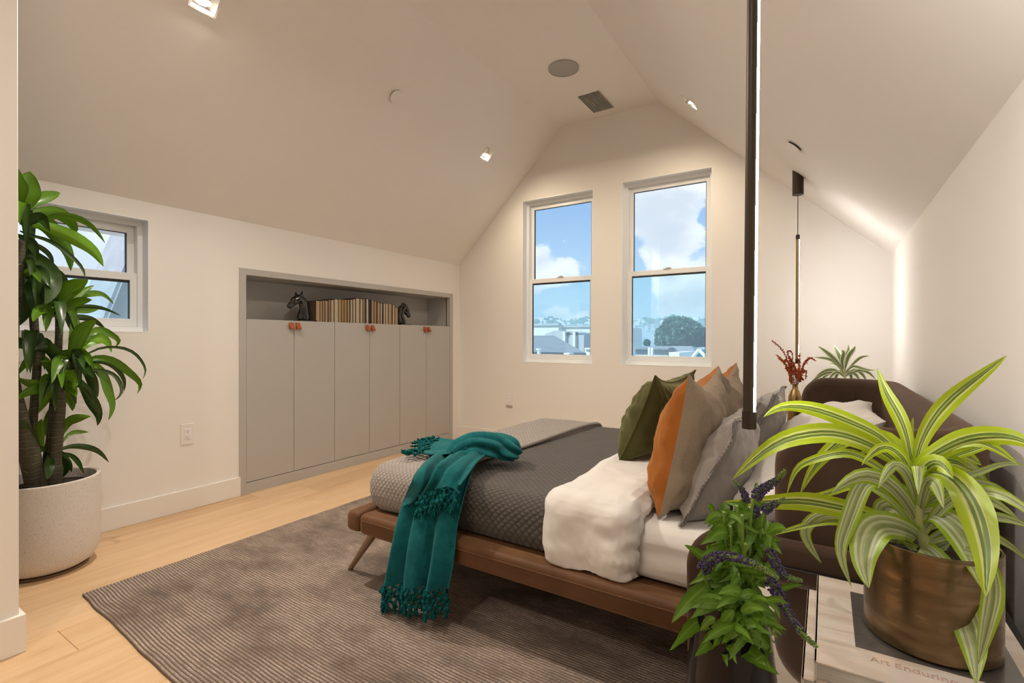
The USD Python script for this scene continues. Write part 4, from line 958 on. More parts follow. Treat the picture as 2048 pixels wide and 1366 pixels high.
LL = [  # pixels base -> tip, width px, depth change at the tip, material, ripple
    ([(1827, 950), (1800, 914), (1763, 876), (1696, 842), (1622, 817), (1561, 815), (1527, 834)], 40, -.02, 'l'),
    ([(1822, 960), (1790, 922), (1750, 895), (1696, 873), (1649, 866), (1571, 880), (1510, 918), (1465, 959)], 50, -.07, 'l'),
    ([(1826, 965), (1780, 915), (1740, 888), (1702, 876), (1662, 899), (1628, 937), (1600, 988)], 38, .06, 'l'),
    ([(1826, 1000), (1797, 968), (1763, 938), (1729, 918), (1692, 906), (1628, 919), (1595, 937), (1573, 991)], 24, .02, 'l'),
    ([(1826, 945), (1815, 880), (1797, 829), (1773, 785), (1755, 737)], 33, .05, 'l'),
    ([(1829, 945), (1840, 893), (1866, 840), (1910, 791), (1965, 748), (2012, 712)], 38, .03, 'l'),
    ([(1828, 945), (1826, 900), (1822, 870), (1827, 834)], 14, .03, 'l'),
    ([(1830, 950), (1840, 928), (1880, 901), (1931, 879), (1990, 872), (2040, 880), (2090, 905)], 46, -.10, 'l'),
    ([(1835, 972), (1857, 945), (1895, 918), (1945, 900), (2000, 884), (2050, 880)], 20, .03, 'l'),
    ([(1840, 955), (1868, 942), (1905, 955), (1938, 992), (1962, 1050), (1973, 1115), (1971, 1195)], 62, -.17, 'l'),
    ([(1838, 1030), (1870, 1028), (1905, 1048), (1935, 1085), (1955, 1134), (1965, 1180)], 64, -.10, 'o'),
    ([(1842, 1095), (1862, 1105), (1886, 1138), (1914, 1189), (1937, 1245), (1950, 1302), (1953, 1372)], 66, -.13, 'o'),
    ([(1930, 1100), (1968, 1120), (1986, 1170), (1976, 1240), (1956, 1330)], 34, -.05, 'o', -.11),
    ([(1836, 1075), (1817, 1062), (1775, 1050), (1748, 1058), (1733, 1090), (1729, 1130), (1738, 1176)], 74, -.10, 'o'),
    ([(1830, 1000), (1800, 976), (1765, 964), (1735, 964), (1714, 994), (1693, 1050), (1681, 1103), (1703, 1174)], 40, -.08, 'o'),
    ([(1832, 1060), (1805, 1018), (1775, 990), (1742, 973), (1722, 966)], 30, .03, 'o'),
    ([(1830, 1075), (1790, 1052), (1730, 1028), (1665, 1012), (1603, 1002), (1534, 1004), (1446, 1003)], 50, -.04, 'l'),
    ([(1835, 1095), (1790, 1070), (1727, 1050), (1665, 1042), (1610, 1051), (1532, 1073)], 22, .05, 'l'),
    ([(1800, 1070), (1720, 1040), (1650, 1030), (1612, 1058), (1621, 1093), (1643, 1127)], 32, .08, 'o'),
    ([(1826, 990), (1780, 968), (1730, 966), (1690, 975), (1640, 990), (1590, 988)], 20, .08, 'l'),
    ([(1840, 1005), (1880, 975), (1926, 954), (1962, 943), (2008, 928), (2060, 932)], 16, .03, 'o'),
    ([(1838, 1015), (1890, 985), (1935, 966), (1979, 971), (2015, 990), (2060, 1022)], 22, .05, 'o'),
    ([(1840, 1060), (1910, 1040), (1970, 1033), (2015, 1038), (2070, 1058)], 26, .00, 'o'),
    ([(1842, 1090), (1920, 1070), (1975, 1070), (2017, 1089), (2060, 1125)], 20, .02, 'o'),
    ([(1836, 1030), (1858, 1005), (1885, 984), (1920, 962)], 44, .04, 'o'),
    ([(1836, 985), (1852, 955), (1876, 934), (1908, 924), (1940, 938), (1962, 972), (1972, 1030), (1970, 1070)], 32, .09, 'o'),
    ([(1838, 1110), (1862, 1085), (1892, 1066), (1915, 1062)], 24, .04, 'o'),
    ([(1840, 1120), (1865, 1103), (1900, 1085)], 34, .05, 'o'),
    ([(1828, 1065), (1805, 1030), (1780, 1012), (1763, 1020), (1766, 1050)], 46, .07, 'o'),
    ([(1830, 1105), (1812, 1080), (1797, 1068), (1790, 1095), (1800, 1115)], 30, .05, 'o'),
    ([(1845, 1090), (1885, 1068), (1925, 1060), (1950, 1085), (1962, 1130)], 30, .06, 'o'),
]
for k, row in enumerate(LL):
    px_, w, dd, mm = row[:4]; d0 = DY + (row[4] if len(row) > 4 else 0)
    m, uv = leaf(pxspine(px_, 1, d0, d0 + dd), w * .00071, k, fold=.12, twist=(-.5 if k % 2 else .4), ripple=.03, base=.45 if mm == 'o' else .35, n=20)
    obj('leaf', m, LEMON if mm == 'l' else LEMON2, pot, uv=uv)

rg = np.random.default_rng(41)
for k in range(22):
    h = rg.uniform(.10, .92); a = k * 2.4; c = st[int(h * 15)]
    l = rg.uniform(.07, .14) * (1.1 - .4 * h); d = np.array([math.cos(a), math.sin(a), 0])
    m, uv = leaf([c, c + d * l * .35 + [0, 0, l * .55], c + d * l * .8 + [0, 0, l * .75], c + d * l * 1.25 + [0, 0, l * .50]], rg.uniform(.018, .030), 700 + k, fold=.18, twist=.3, base=.6, n=12)
    obj('leaf', m, LEMON2 if h < .75 else LEMON, pot, uv=uv)

# ---------------------------------------------------------------- veronica in a dark vase
vc = np.array([-.110, .742, TZ])
fl = thing('flower_vase', 'dark glossy vase of purple veronica spikes and green leaves', 'vase', vc)
VGL = mat('smoked_glass', (0.008, 0.007, 0.009), .10, spec=.28)
obj('vase', lathe([(0, 0), (.046, 0), (.053, .006), (.058, .04), (.057, .09), (.050, .15), (.046, .183), (.047, .188), (.044, .188), (.043, .18), (.046, .14), (.0, .13)], vc, 56), VGL, fl, smooth=40)
GSTEM = mat('green_stem', (0.17, 0.29, 0.045), .55)
SPIKE = mat('purple_floret', (0.055, 0.040, 0.13), .8, var=260, color2=(0.13, 0.085, 0.23), ramp3=[(.35, (.025, .027, .045)), (.5, (.05, .038, .10)), (.65, (.10, .07, .19))])
SPGRN = mat('green_bud', (0.16, 0.25, 0.04), .7, var=200, color2=(.10, .16, .05))
SPG = [([(1470, 1200), (1495, 1080), (1512, 992), (1542, 969), (1571, 941)], 2, 8.5, -.04), ([(1460, 1180), (1490, 1060), (1493, 1006), (1486, 982), (1468, 961)], 2, 6.5, .0), ([(1480, 1200), (1510, 1090), (1512, 1035), (1512, 998), (1512, 966)], 2, 6.5, .02),
       ([(1490, 1190), (1520, 1080), (1529, 1023), (1545, 1011), (1570, 996)], 2, 7.5, -.02), ([(1450, 1250), (1434, 1207), (1416, 1170), (1408, 1140), (1420, 1121), (1446, 1112), (1485, 1119), (1522, 1135), (1556, 1157)], 3, 9.5, -.10),
       ([(1490, 1220), (1510, 1130), (1520, 1100), (1537, 1105), (1552, 1129), (1571, 1152), (1604, 1161)], 3, 9, -.05), ([(1490, 1240), (1505, 1175), (1520, 1157), (1540, 1165), (1557, 1190), (1577, 1225), (1604, 1266), (1634, 1293)], 3, 9.5, -.10)]
rng = np.random.default_rng(5)
ball = trimesh.creation.icosphere(1, 1.0)
for k, (px_, i0_, rpx, dd) in enumerate(SPG):
    P = spline(pxspine(px_, 1, .742, .742 + dd), 60)
    d = np.r_[0, np.cumsum(np.linalg.norm(np.diff(P, axis=0), axis=1))]
    q = np.linalg.norm(P - at(*px_[i0_], 1, .742 + dd * (i0_ / (len(px_) - 1)) ** 1.3), axis=1).argmin()
    obj('stalk', tube(P[:q + 2], np.linspace(.0024, .002, q + 2), 7), GSTEM, fl)
    A = P[q:]; m = len(A); r0 = rpx * .00084
    sp_ = obj('flower_spike', tube(A, r0 * .55 * np.linspace(1, .25, m), 8), SPGRN, fl)
    parts, tips = [], []
    t, nn_, bb_ = frames(A)
    L = np.linalg.norm(np.diff(A, axis=0), axis=1).sum(); cnt = int(L / .0006)
    for i in range(cnt * 3):
        s = rng.uniform(0, 1); x = s * (m - 1); j = min(int(x), m - 2)
        c = A[j] * (1 - x + j) + A[j + 1] * (x - j); a = rng.uniform(0, 2 * PI)
        rad = r0 * (1 - .72 * s)
        p = c + (math.cos(a) * nn_[j] + math.sin(a) * bb_[j]) * rad * rng.uniform(.7, 1.08)
        g = (np.array(ball.vertices) * (.00155 * (1 - .5 * s) * rng.uniform(.8, 1.2)) + p, np.array(ball.faces))
        (tips if s > .74 + rng.uniform(-.08, .08) else parts).append(g)
    obj('florets', cat(*parts), SPIKE, sp_, smooth=True, kind='stuff', label='purple florets')
    obj('buds', cat(*tips), SPGRN, sp_, smooth=True, kind='stuff', label='green tip buds')
VL = [([(1480, 1062), (1440, 1068), (1400, 1090)], 30, -.03), ([(1420, 1128), (1395, 1105), (1369, 1090)], 24, -.02), ([(1425, 1165), (1385, 1195), (1343, 1246)], 38, -.06), ([(1425, 1222), (1380, 1255), (1340, 1301)], 34, -.08), ([(1452, 1252), (1420, 1280), (1389, 1313)], 36, -.08),
      ([(1462, 1272), (1500, 1305), (1558, 1350)], 44, -.08), ([(1450, 1256), (1460, 1290), (1474, 1329)], 22, -.09), ([(1448, 1280), (1450, 1305), (1455, 1334)], 18, -.08), ([(1500, 1200), (1525, 1225), (1546, 1262)], 22, -.05), ([(1525, 1068), (1545, 1078), (1563, 1081)], 16, 0), ([(1555, 1182), (1580, 1172), (1605, 1170)], 14, -.02),
      ([(1500, 1040), (1465, 1030), (1440, 1020)], 24, 0), ([(1505, 1030), (1480, 1012), (1452, 1006)], 16, .02), ([(1500, 1085), (1470, 1080), (1455, 1050)], 22, -.02), ([(1510, 1060), (1525, 1040), (1530, 1020)], 20, 0), ([(1495, 1120), (1450, 1150), (1440, 1100)], 24, .0), ([(1500, 1160), (1540, 1130), (1548, 1100)], 20, .02),
      ([(1460, 1200), (1430, 1240), (1405, 1262)], 30, -.05), ([(1470, 1230), (1440, 1268), (1425, 1296)], 26, -.09), ([(1500, 1230), (1530, 1280), (1535, 1320)], 30, -.05), ([(1490, 1210), (1515, 1250), (1518, 1300)], 26, -.07), ([(1480, 1170), (1440, 1185), (1412, 1190)], 26, -.04), ([(1485, 1190), (1455, 1215), (1440, 1246)], 28, -.07),
      ([(1520, 1190), (1550, 1215), (1560, 1240)], 14, -.02), ([(1540, 1020), (1520, 1010), (1500, 996)], 14, .0), ([(1502, 1100), (1535, 1090), (1552, 1062)], 18, .02)]
for k in range(230):
    u = 1482 + rng.normal(0, 24); v = rng.uniform(1015, 1275); a = rng.uniform(-PI, PI) * .5 + (PI / 2 if rng.uniform() < .3 else (PI if rng.uniform() < .5 else 0))
    l = rng.uniform(38, 82); e = (u + math.cos(a) * l * (.8 if v < 1100 else 1.1), v + math.sin(a) * l * .5 + l * .25)
    VL.append(([(u, v), ((u + e[0]) / 2, (v + e[1]) / 2 - 7), e], rng.uniform(14, 26), rng.uniform(-.06, .05), (rng.uniform(-.085, -.055) if v > 1185 and k % 3 else rng.uniform(-.03, .06))))
for k, row in enumerate(VL):
    d0 = .742 + (row[3] if len(row) > 3 else -.005)
    m, uv = leaf(pxspine(row[0], 1, d0, d0 + row[2], 1), row[1] * .00050, 300 + k, fold=.16, twist=rng.uniform(-1.0, 1.0), prof='serrate', n=13, ripple=.03)
    obj('leaf', m, VERO, fl, uv=uv)
for k in range(18):
    u = 1480 + rng.normal(0, 22); v0 = rng.uniform(1000, 1090)
    obj('stalk', tube(spline([vc + [rng.normal(0, .015), rng.normal(0, .015), .14], at((u + 1470) / 2 + 3, (v0 + 1300) / 2, 1, .742), at(u, v0, 1, .742 + rng.normal(0, .03))], 10), .0021, 6), GSTEM, fl)

# ---------------------------------------------------------------- amaranth in the brass bottle, and the plant beside it
ac = at(1590, 853, 1, 3.6); ac[2] = TZ
am = thing('flower_vase', 'brass bottle vase of rust-red amaranth by the far headboard wing', 'vase', ac)
VBR = mat('vase_brass', (.33, .22, .09), .3, 1.0)
obj('vase', lathe([(0, 0), (.042, 0), (.045, .004), (.043, .12), (.037, .19), (.024, .225), (.016, .24), (.0155, .262), (.018, .268), (.0145, .268), (.013, .25), (0, .245)], ac, 40), VBR, am, smooth=40)
RED = mat('amaranth_red', (.30, .035, .008), .85, var=90, color2=(.45, .08, .015)); DRY = mat('dry_stem', (.20, .13, .05), .7)
AM = [[(1590, 772), (1588, 755), (1582, 738), (1574, 719), (1562, 697), (1543, 681)], [(1590, 770), (1586, 745), (1580, 720), (1576, 703), (1582, 703), (1585, 722)], [(1593, 772), (1597, 745), (1599, 725), (1599, 706)], [(1594, 770), (1604, 740), (1613, 721), (1622, 716), (1631, 722)], [(1589, 770), (1578, 740), (1567, 723), (1553, 710)],
      [(1594, 772), (1602, 748), (1611, 742), (1611, 757)], [(1590, 768), (1582, 735), (1572, 720), (1568, 725)], [(1592, 768), (1588, 735), (1578, 712)], [(1594, 770), (1600, 750), (1606, 735)], [(1588, 771), (1582, 762), (1580, 752)], [(1592, 768), (1592, 745), (1588, 725)], [(1595, 770), (1603, 757), (1607, 760)], [(1589, 768), (1575, 735), (1557, 716)], [(1592, 770), (1597, 755), (1595, 738)], [(1590, 770), (1580, 748), (1571, 735)]]
for k, px_ in enumerate(AM):
    P = spline(pxspine(px_, 1, ac[1], ac[1] + rng.uniform(-.05, .05)), 26)
    P[0] = ac + [0, 0, .25]
    o = obj('spray', tube(P, .0017, 5), DRY, am)
    parts = []
    for i in range(120):
        s = rng.uniform(.28, 1); x = s * 25; j = min(int(x), 24); c = P[j] * (1 - x + j) + P[j + 1] * (x - j)
        parts.append((np.array(ball.vertices) * rng.uniform(.0028, .0052) * (1.1 - .5 * s) + c + rng.normal(0, .0042 * (1.15 - .6 * s), 3), np.array(ball.faces)))
    obj('seed_cluster', cat(*parts), RED, o, smooth=True, kind='stuff', label='rust-red seed clusters')
wp = at(1691, 850, 1, 3.72); wp[2] = TZ
wt = thing('potted_plant', 'small white-edged dracaena in a pot beyond the headboard', 'plant', wp)
obj('pot', lathe([(0, 0), (.06, 0), (.075, .12), (.072, .12), (.058, .02), (0, .02)], wp, 32), mat('white_ceramic', (.75, .73, .7), .3), wt, smooth=40)
obj('soil', lathe([(0, .105), (.069, .105)], wp, 24), SOIL, wt)
obj('stem', tube(spline([wp + [0, 0, .1], at(1690, 755, 1, 3.72), at(1688, 735, 1, 3.72)], 8), .007, 8), STALK, wt)
WL = [([(1688, 742), (1670, 720), (1652, 704), (1636, 692)], 9), ([(1688, 740), (1680, 715), (1673, 700), (1667, 690)], 9), ([(1690, 740), (1697, 712), (1705, 700), (1711, 692)], 9), ([(1690, 738), (1693, 712), (1697, 700), (1697, 689)], 7), ([(1687, 745), (1665, 722), (1645, 716), (1627, 715)], 6), ([(1692, 742), (1712, 722), (1724, 714), (1739, 712)], 6), ([(1687, 746), (1672, 730), (1657, 729)], 5), ([(1692, 745), (1706, 733), (1726, 738), (1752, 741)], 6),
      ([(1687, 752), (1670, 740), (1650, 742), (1627, 760)], 8), ([(1687, 752), (1672, 744), (1655, 748), (1640, 764)], 7), ([(1688, 754), (1676, 745), (1665, 750), (1657, 766)], 7), ([(1692, 752), (1708, 740), (1724, 748), (1734, 764)], 7), ([(1692, 752), (1712, 742), (1732, 742), (1752, 760)], 7), ([(1692, 753), (1702, 745), (1714, 752), (1720, 766)], 6), ([(1689, 750), (1682, 742), (1674, 750), (1671, 766)], 7), ([(1688, 742), (1684, 722), (1687, 706), (1684, 700)], 8), ([(1691, 748), (1698, 742), (1703, 756), (1705, 768)], 6), ([(1688, 748), (1660, 745), (1636, 755), (1618, 768)], 6)]
for k, (px_, w) in enumerate(WL):
    d = .10 * math.sin(k * 2.4)
    m, uv = leaf(pxspine(px_, 1, 3.72, 3.72 + d), w * .0036, 600 + k, fold=.2, twist=.5 * math.sin(k), n=10)
    obj('leaf', m, VAR, wt, uv=uv)

# ---------------------------------------------------------------- corn plant in the white planter
kc = np.array([-3.150, .790, 0.0])
cp_ = thing('potted_plant', 'tall corn plant with arching green leaves in a white planter', 'plant', kc)
PLW = mat('chalk_planter', (.74, .69, .64), .75, var=170, color2=(.56, .50, .45), bump=(150, .4, .002), facmap=(.52, .72))
R = .205
obj('planter', lathe([(0, .012), (.120, .012), (.150, .016), (.178, .034), (.195, .065), (.203, .11), (R, .2), (R, .428), (R - .004, .433), (R - .016, .433), (R - .02, .428), (R - .022, .30), (0, .30)], kc, 72), PLW, cp_, smooth=40, label='chalky white rounded planter')
obj('saucer', lathe([(0, .001), (.155, .001), (.160, .008), (.158, .012), (0, .012)], kc, 48), mat('saucer_clay', (.20, .13, .08), .7), cp_)
obj('soil', lathe([(0, .395), (R - .0215, .385)], kc, 40), SOIL, cp_)
CANE = usdkit.material(stage, '/World/Looks/cane_bark', {
    'g': ('geometry', {}), 'w': ('wave_texture', {'wave_type': 'bands', 'bands_direction': 'z', 'profile': 'saw', 'scale': 9.0, 'distortion': 2.5, 'detail': 2.0, 'detail_scale': 3.0}), 'r': ('rgb_ramp', {'ramp': [(0, (.30, .27, .21)), (.07, (.055, .045, .03)), (.6, (.075, .07, .035)), (1, (.05, .05, .025))]}),
    'b': ('bump', {'strength': .5, 'distance': .004}), 'p': ('principled_bsdf', {'roughness': .6})},
    [('g.position', 'w.vector'), ('w.fac', 'r.fac'), ('r.color', 'p.base_color'), ('w.fac', 'b.height'), ('b.normal', 'p.normal')], surface='p.BSDF')
XP = -3.13
for px_, r0, r1, dx in (([(78, 1000), (66, 940), (52, 880), (36, 815), (22, 740), (30, 600), (42, 480)], .040, .020, .03), ([(76, 998), (68, 884), (68, 815), (74, 731), (70, 670), (60, 520)], .022, .017, -.06), ([(104, 996), (109, 930), (116, 856), (120, 801), (118, 770)], .034, .021, .02), ([(92, 996), (100, 930), (112, 800), (135, 745), (140, 735)], .022, .016, -.02), ([(96, 996), (98, 900), (112, 760), (118, 640), (116, 628)], .022, .015, -.08)):
    P = spline(pxspine(px_, 0, XP + dx * .5, XP + dx), 30); P[0][2] = .37
    obj('cane', tube(P, np.interp(np.linspace(0, 1, 30), [0, .25, .3, 1], [r0, r0, r0 * .75, r1]), 12), CANE, cp_)
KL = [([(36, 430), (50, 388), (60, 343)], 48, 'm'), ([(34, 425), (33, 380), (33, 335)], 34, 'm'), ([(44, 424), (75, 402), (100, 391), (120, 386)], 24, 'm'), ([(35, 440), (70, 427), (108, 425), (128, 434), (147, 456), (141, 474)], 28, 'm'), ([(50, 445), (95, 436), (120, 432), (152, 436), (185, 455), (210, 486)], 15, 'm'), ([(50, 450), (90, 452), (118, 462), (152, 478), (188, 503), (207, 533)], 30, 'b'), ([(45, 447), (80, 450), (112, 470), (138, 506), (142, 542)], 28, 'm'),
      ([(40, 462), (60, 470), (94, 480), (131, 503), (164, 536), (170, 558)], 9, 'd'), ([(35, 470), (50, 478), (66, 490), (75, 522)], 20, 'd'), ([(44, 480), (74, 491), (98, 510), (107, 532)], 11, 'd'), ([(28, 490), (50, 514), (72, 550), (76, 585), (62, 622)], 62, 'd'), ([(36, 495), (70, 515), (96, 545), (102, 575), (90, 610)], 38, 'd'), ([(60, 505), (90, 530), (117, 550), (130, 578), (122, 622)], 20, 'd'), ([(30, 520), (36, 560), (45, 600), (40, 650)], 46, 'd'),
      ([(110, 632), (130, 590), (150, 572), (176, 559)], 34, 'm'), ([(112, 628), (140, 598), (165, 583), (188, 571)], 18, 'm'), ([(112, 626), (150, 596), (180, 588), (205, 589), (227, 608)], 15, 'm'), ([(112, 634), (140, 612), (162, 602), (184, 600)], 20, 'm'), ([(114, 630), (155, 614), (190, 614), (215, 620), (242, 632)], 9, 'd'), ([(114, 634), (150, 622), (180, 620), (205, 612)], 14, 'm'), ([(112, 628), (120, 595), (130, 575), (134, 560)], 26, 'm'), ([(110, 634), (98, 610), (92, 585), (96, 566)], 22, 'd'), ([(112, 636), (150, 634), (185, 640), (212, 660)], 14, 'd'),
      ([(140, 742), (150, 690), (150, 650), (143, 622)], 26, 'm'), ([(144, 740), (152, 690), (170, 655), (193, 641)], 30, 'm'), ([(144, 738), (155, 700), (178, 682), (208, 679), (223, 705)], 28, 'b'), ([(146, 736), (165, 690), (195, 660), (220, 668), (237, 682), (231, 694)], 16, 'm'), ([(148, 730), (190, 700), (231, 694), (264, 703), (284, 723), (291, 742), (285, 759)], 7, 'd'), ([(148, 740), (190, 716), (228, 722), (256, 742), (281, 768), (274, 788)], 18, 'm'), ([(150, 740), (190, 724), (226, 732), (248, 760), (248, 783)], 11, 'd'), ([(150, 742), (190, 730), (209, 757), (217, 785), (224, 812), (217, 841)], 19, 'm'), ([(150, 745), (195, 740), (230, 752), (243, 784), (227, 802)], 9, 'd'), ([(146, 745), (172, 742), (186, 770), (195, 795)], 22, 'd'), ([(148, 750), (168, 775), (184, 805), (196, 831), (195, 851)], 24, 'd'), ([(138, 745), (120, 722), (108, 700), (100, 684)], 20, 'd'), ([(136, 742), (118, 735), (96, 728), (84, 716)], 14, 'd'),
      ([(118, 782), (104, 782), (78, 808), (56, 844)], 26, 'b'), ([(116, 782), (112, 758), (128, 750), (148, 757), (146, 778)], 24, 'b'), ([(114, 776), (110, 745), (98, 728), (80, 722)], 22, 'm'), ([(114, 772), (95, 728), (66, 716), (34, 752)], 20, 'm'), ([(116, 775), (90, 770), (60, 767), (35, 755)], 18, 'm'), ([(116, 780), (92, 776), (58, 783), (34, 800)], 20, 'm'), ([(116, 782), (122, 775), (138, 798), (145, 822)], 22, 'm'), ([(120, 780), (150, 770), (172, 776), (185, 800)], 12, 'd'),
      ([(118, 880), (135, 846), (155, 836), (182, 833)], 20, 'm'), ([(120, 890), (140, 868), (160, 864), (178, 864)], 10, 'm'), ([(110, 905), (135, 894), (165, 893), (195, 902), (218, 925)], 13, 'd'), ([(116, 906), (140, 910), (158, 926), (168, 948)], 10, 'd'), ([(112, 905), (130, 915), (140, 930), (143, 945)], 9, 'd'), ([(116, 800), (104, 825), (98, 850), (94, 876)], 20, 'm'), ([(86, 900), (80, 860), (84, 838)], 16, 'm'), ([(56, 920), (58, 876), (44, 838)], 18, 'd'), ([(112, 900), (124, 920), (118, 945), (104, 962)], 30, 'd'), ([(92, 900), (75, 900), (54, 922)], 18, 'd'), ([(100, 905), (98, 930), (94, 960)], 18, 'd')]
rng = np.random.default_rng(77)
for (bu, bv, nn2, ln) in ((50, 455, 10, 95), (112, 632, 9, 60), (142, 738, 12, 70), (116, 780, 10, 60), (62, 700, 12, 70), (40, 560, 8, 80)):
    for k in range(nn2):
        a = rng.uniform(0, 2 * PI); l = ln * rng.uniform(.6, 1.0)
        e = (bu + math.cos(a) * l, bv - math.sin(a) * l * .4 + l * .35); mid = (bu + math.cos(a) * l * .55, bv - abs(math.sin(a)) * l * .45 - l * .12)
        if e[0] > 210: continue
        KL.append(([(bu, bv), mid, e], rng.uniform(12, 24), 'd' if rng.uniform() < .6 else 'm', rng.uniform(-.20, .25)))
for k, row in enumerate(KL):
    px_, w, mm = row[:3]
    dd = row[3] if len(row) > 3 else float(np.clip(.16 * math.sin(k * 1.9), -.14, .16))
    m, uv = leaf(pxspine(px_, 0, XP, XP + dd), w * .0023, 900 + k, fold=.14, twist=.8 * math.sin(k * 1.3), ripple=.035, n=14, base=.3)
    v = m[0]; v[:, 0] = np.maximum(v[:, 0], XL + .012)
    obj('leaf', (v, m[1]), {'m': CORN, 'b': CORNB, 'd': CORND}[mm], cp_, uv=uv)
# ================================================================== outside the windows
EXW = mat('stucco_white', (.74, .74, .72), .9); EXC = mat('stucco_cream', (.66, .66, .62), .9); SLATE = mat('slate_roof', (.20, .21, .225), .85, var=3, color2=(.25, .25, .26), bump=(14, .5, .03)); EXG = mat('siding_grey', (.42, .43, .43), .8); EXD = mat('dark_opening', (.05, .055, .06), .6); EXR = mat('shingle_grey', (.30, .31, .33), .9, var=4, color2=(.24, .25, .27))
GROUND = mat('street_ground', (.5, .5, .48), .95)
obj('street_ground', bx(-700, 250, 8, 1400, -7.0, -6.9), GROUND, label='pale ground of the town below the windows', c='ground', kind='structure', smooth=False)
def wbox(u0, u1, vt, Y, depth, z0=-6.9):
    a, b = at(u0, vt, 1, Y), at(u1, vt, 1, Y)
    return bx(a[0], b[0], Y, Y + depth, z0, max(a[2], b[2]))
# hip-roofed house below the first tall window
hp_ = at(1108, 671, 1, 17); c0 = at(1055, 708, 1, 13); c1 = at(1172, 707, 1, 13)
ridge_z = hp_[2]; ez_ = c1[2]
hs = thing('house', 'low house with dark slate hip roof below the windows', 'house', ((c0[0] + c1[0]) / 2 - 4, 17, -6.9))
xr, xl = c1[0], c1[0] - 16
V = np.array([[xl, 13, ez_], [xr, 13, ez_], [at(1150, 700, 1, 21)[0], 21, ez_], [xl, 21, ez_], [hp_[0] - 9, 17, ridge_z], [hp_[0], 17, ridge_z]])
obj('roof', m3.Manifold.hull_points(V), SLATE, hs, smooth=False)
obj('eave', bx(xl, xr, 13 - .1, 13, ez_ - .14, ez_ + .02), EXD, hs, smooth=False)
obj('wall', bx(xl + .3, at(1150, 700, 1, 21)[0] - .3, 13.3, 20.7, -6.9, ez_ - .001), EXW, hs, smooth=False)
vp = at(1078, 700, 1, 12.6)
ps = thing('vent_pipe', 'white capped roof vent pipe in front of the slate roof', 'vent pipe', (vp[0], 12.6, -6.9))
obj('pipe', m3.Manifold.cylinder(vp[2] + 6.9, .05, .05, 16).translate([vp[0], 12.6, -6.9]), EXW, ps)
obj('cap', m3.Manifold.cylinder(.045, .085, .085, 16).translate([vp[0], 12.6, vp[2]]), EXW, ps)
r0 = thing('roof_unit', 'small white box unit at the slate roof edge', 'roof unit', (*at(1134, 711, 1, 12.4)[:2], -6.9))
obj('unit', wbox(1129, 1140, 711, 12.4, .3), EXW, r0, smooth=False); obj('unit_lid', wbox(1127, 1138, 706, 12.45, .3, at(1127, 708.5, 1, 12.45)[2]), EXW, r0, smooth=False)
# grey shed wall with two posts
gs = thing('house', 'grey plank-sided building behind the slate roof', 'house', (*at(1120, 665, 1, 26)[:2], -6.9))
a, b, c, d, e = (at(u, v, 1, 26) for u, v in ((1090, 668), (1109, 661), (1128, 665), (1128, 670), (1168, 670)))
obj('wall', extr([(a[0], -6.9), (a[0], a[2]), (b[0], b[2]), (c[0], c[2]), (d[0], d[2]), (e[0], e[2]), (e[0], -6.9)], 26, 30, 1), EXG, gs, smooth=False)
for u0, u1 in ((1125.5, 1130), (1145.5, 1150)):
    obj('post', wbox(u0, u1, 664, 25.8, .19), EXW, gs, smooth=False)
for u0 in (1133, 1149.5):
    obj('chimney', wbox(u0, u0 + 2.6, 664.5, 25.9, .3, at(u0, 671, 1, 25.9)[2]), EXD, gs, smooth=False)
# long pale building
lb = thing('building', 'long pale flat-roofed building across the first tall window', 'building', (*at(1120, 655, 1, 42)[:2], -6.9))
obj('wall', [wbox(1040, 1117, 651, 42, 10), wbox(1117, 1215, 653.5, 43, 10)], EXC, lb, smooth=False)
obj('cornice', [wbox(1040, 1117.3, 648.6, 41.8, .6, at(1080, 651, 1, 41.8)[2]), wbox(1117, 1215, 652, 42.8, .6, at(1150, 654, 1, 42.8)[2])], EXG, lb, smooth=False)
for (u, v) in ((1180, 690), (1184, 690)):
    obj('window', wbox(u - 1.2, u + 1.2, v, 41.9, .2, at(u, v + 3.5, 1, 41.9)[2]), EXD, lb, smooth=False)
pb = thing('building', 'white low parapet building at the edge of the slate roof', 'building', (*at(1180, 696, 1, 20)[:2], -6.9))
obj('wall', wbox(1169.5, 1196, 698, 20, 5), EXW, pb, smooth=False); obj('parapet', wbox(1169, 1197, 696, 19.9, .5, at(1180, 699, 1, 19.9)[2]), EXW, pb, smooth=False)
# second tall window: flat white roof, pipes, low row of roofs, gable
fr_ = thing('building', 'near white flat roof below the window with the tree', 'building', (*at(1340, 716, 1, 9)[:2], -6.9))
q0, q1 = at(1275, 715.5, 1, 9.0), at(1440, 716.5, 1, 9.0)
obj('roof', bx(q0[0], q1[0], 7.6, 9.6, -3.0, (q0[2] + q1[2]) / 2), EXW, fr_, smooth=False)
for u in (1298.5, 1304.5):
    p = at(u, 698, 1, 10.2)
    t = thing('vent_pipe', 'pale vent pipe %s the broad round tree' % ('of the pair nearer' if u > 1300 else 'of the pair farther from'), 'vent pipe', (p[0], 10.2, -6.9))
    obj('pipe', m3.Manifold.cylinder(p[2] + 6.9, .028, .028, 14).translate([p[0], 10.2, -6.9]), EXW, t)
    obj('cap', m3.Manifold.sphere(.03, 14).translate([p[0], 10.2, p[2]]), EXW, t)
rr2 = thing('building', 'row building with a dark eave below the hillside', 'building', (*at(1300, 696, 1, 30)[:2], -6.9))
obj('wall', wbox(1230, 1338, 699.5, 30, 6), EXC, rr2, smooth=False); obj('eave', wbox(1229, 1339, 695.5, 29.7, 7, at(1300, 699, 1, 29.7)[2]), EXR, rr2, smooth=False)
h2 = thing('house', 'small house with a pale pitched roof under the tree', 'house', (*at(1362, 700, 1, 27)[:2], -6.9))
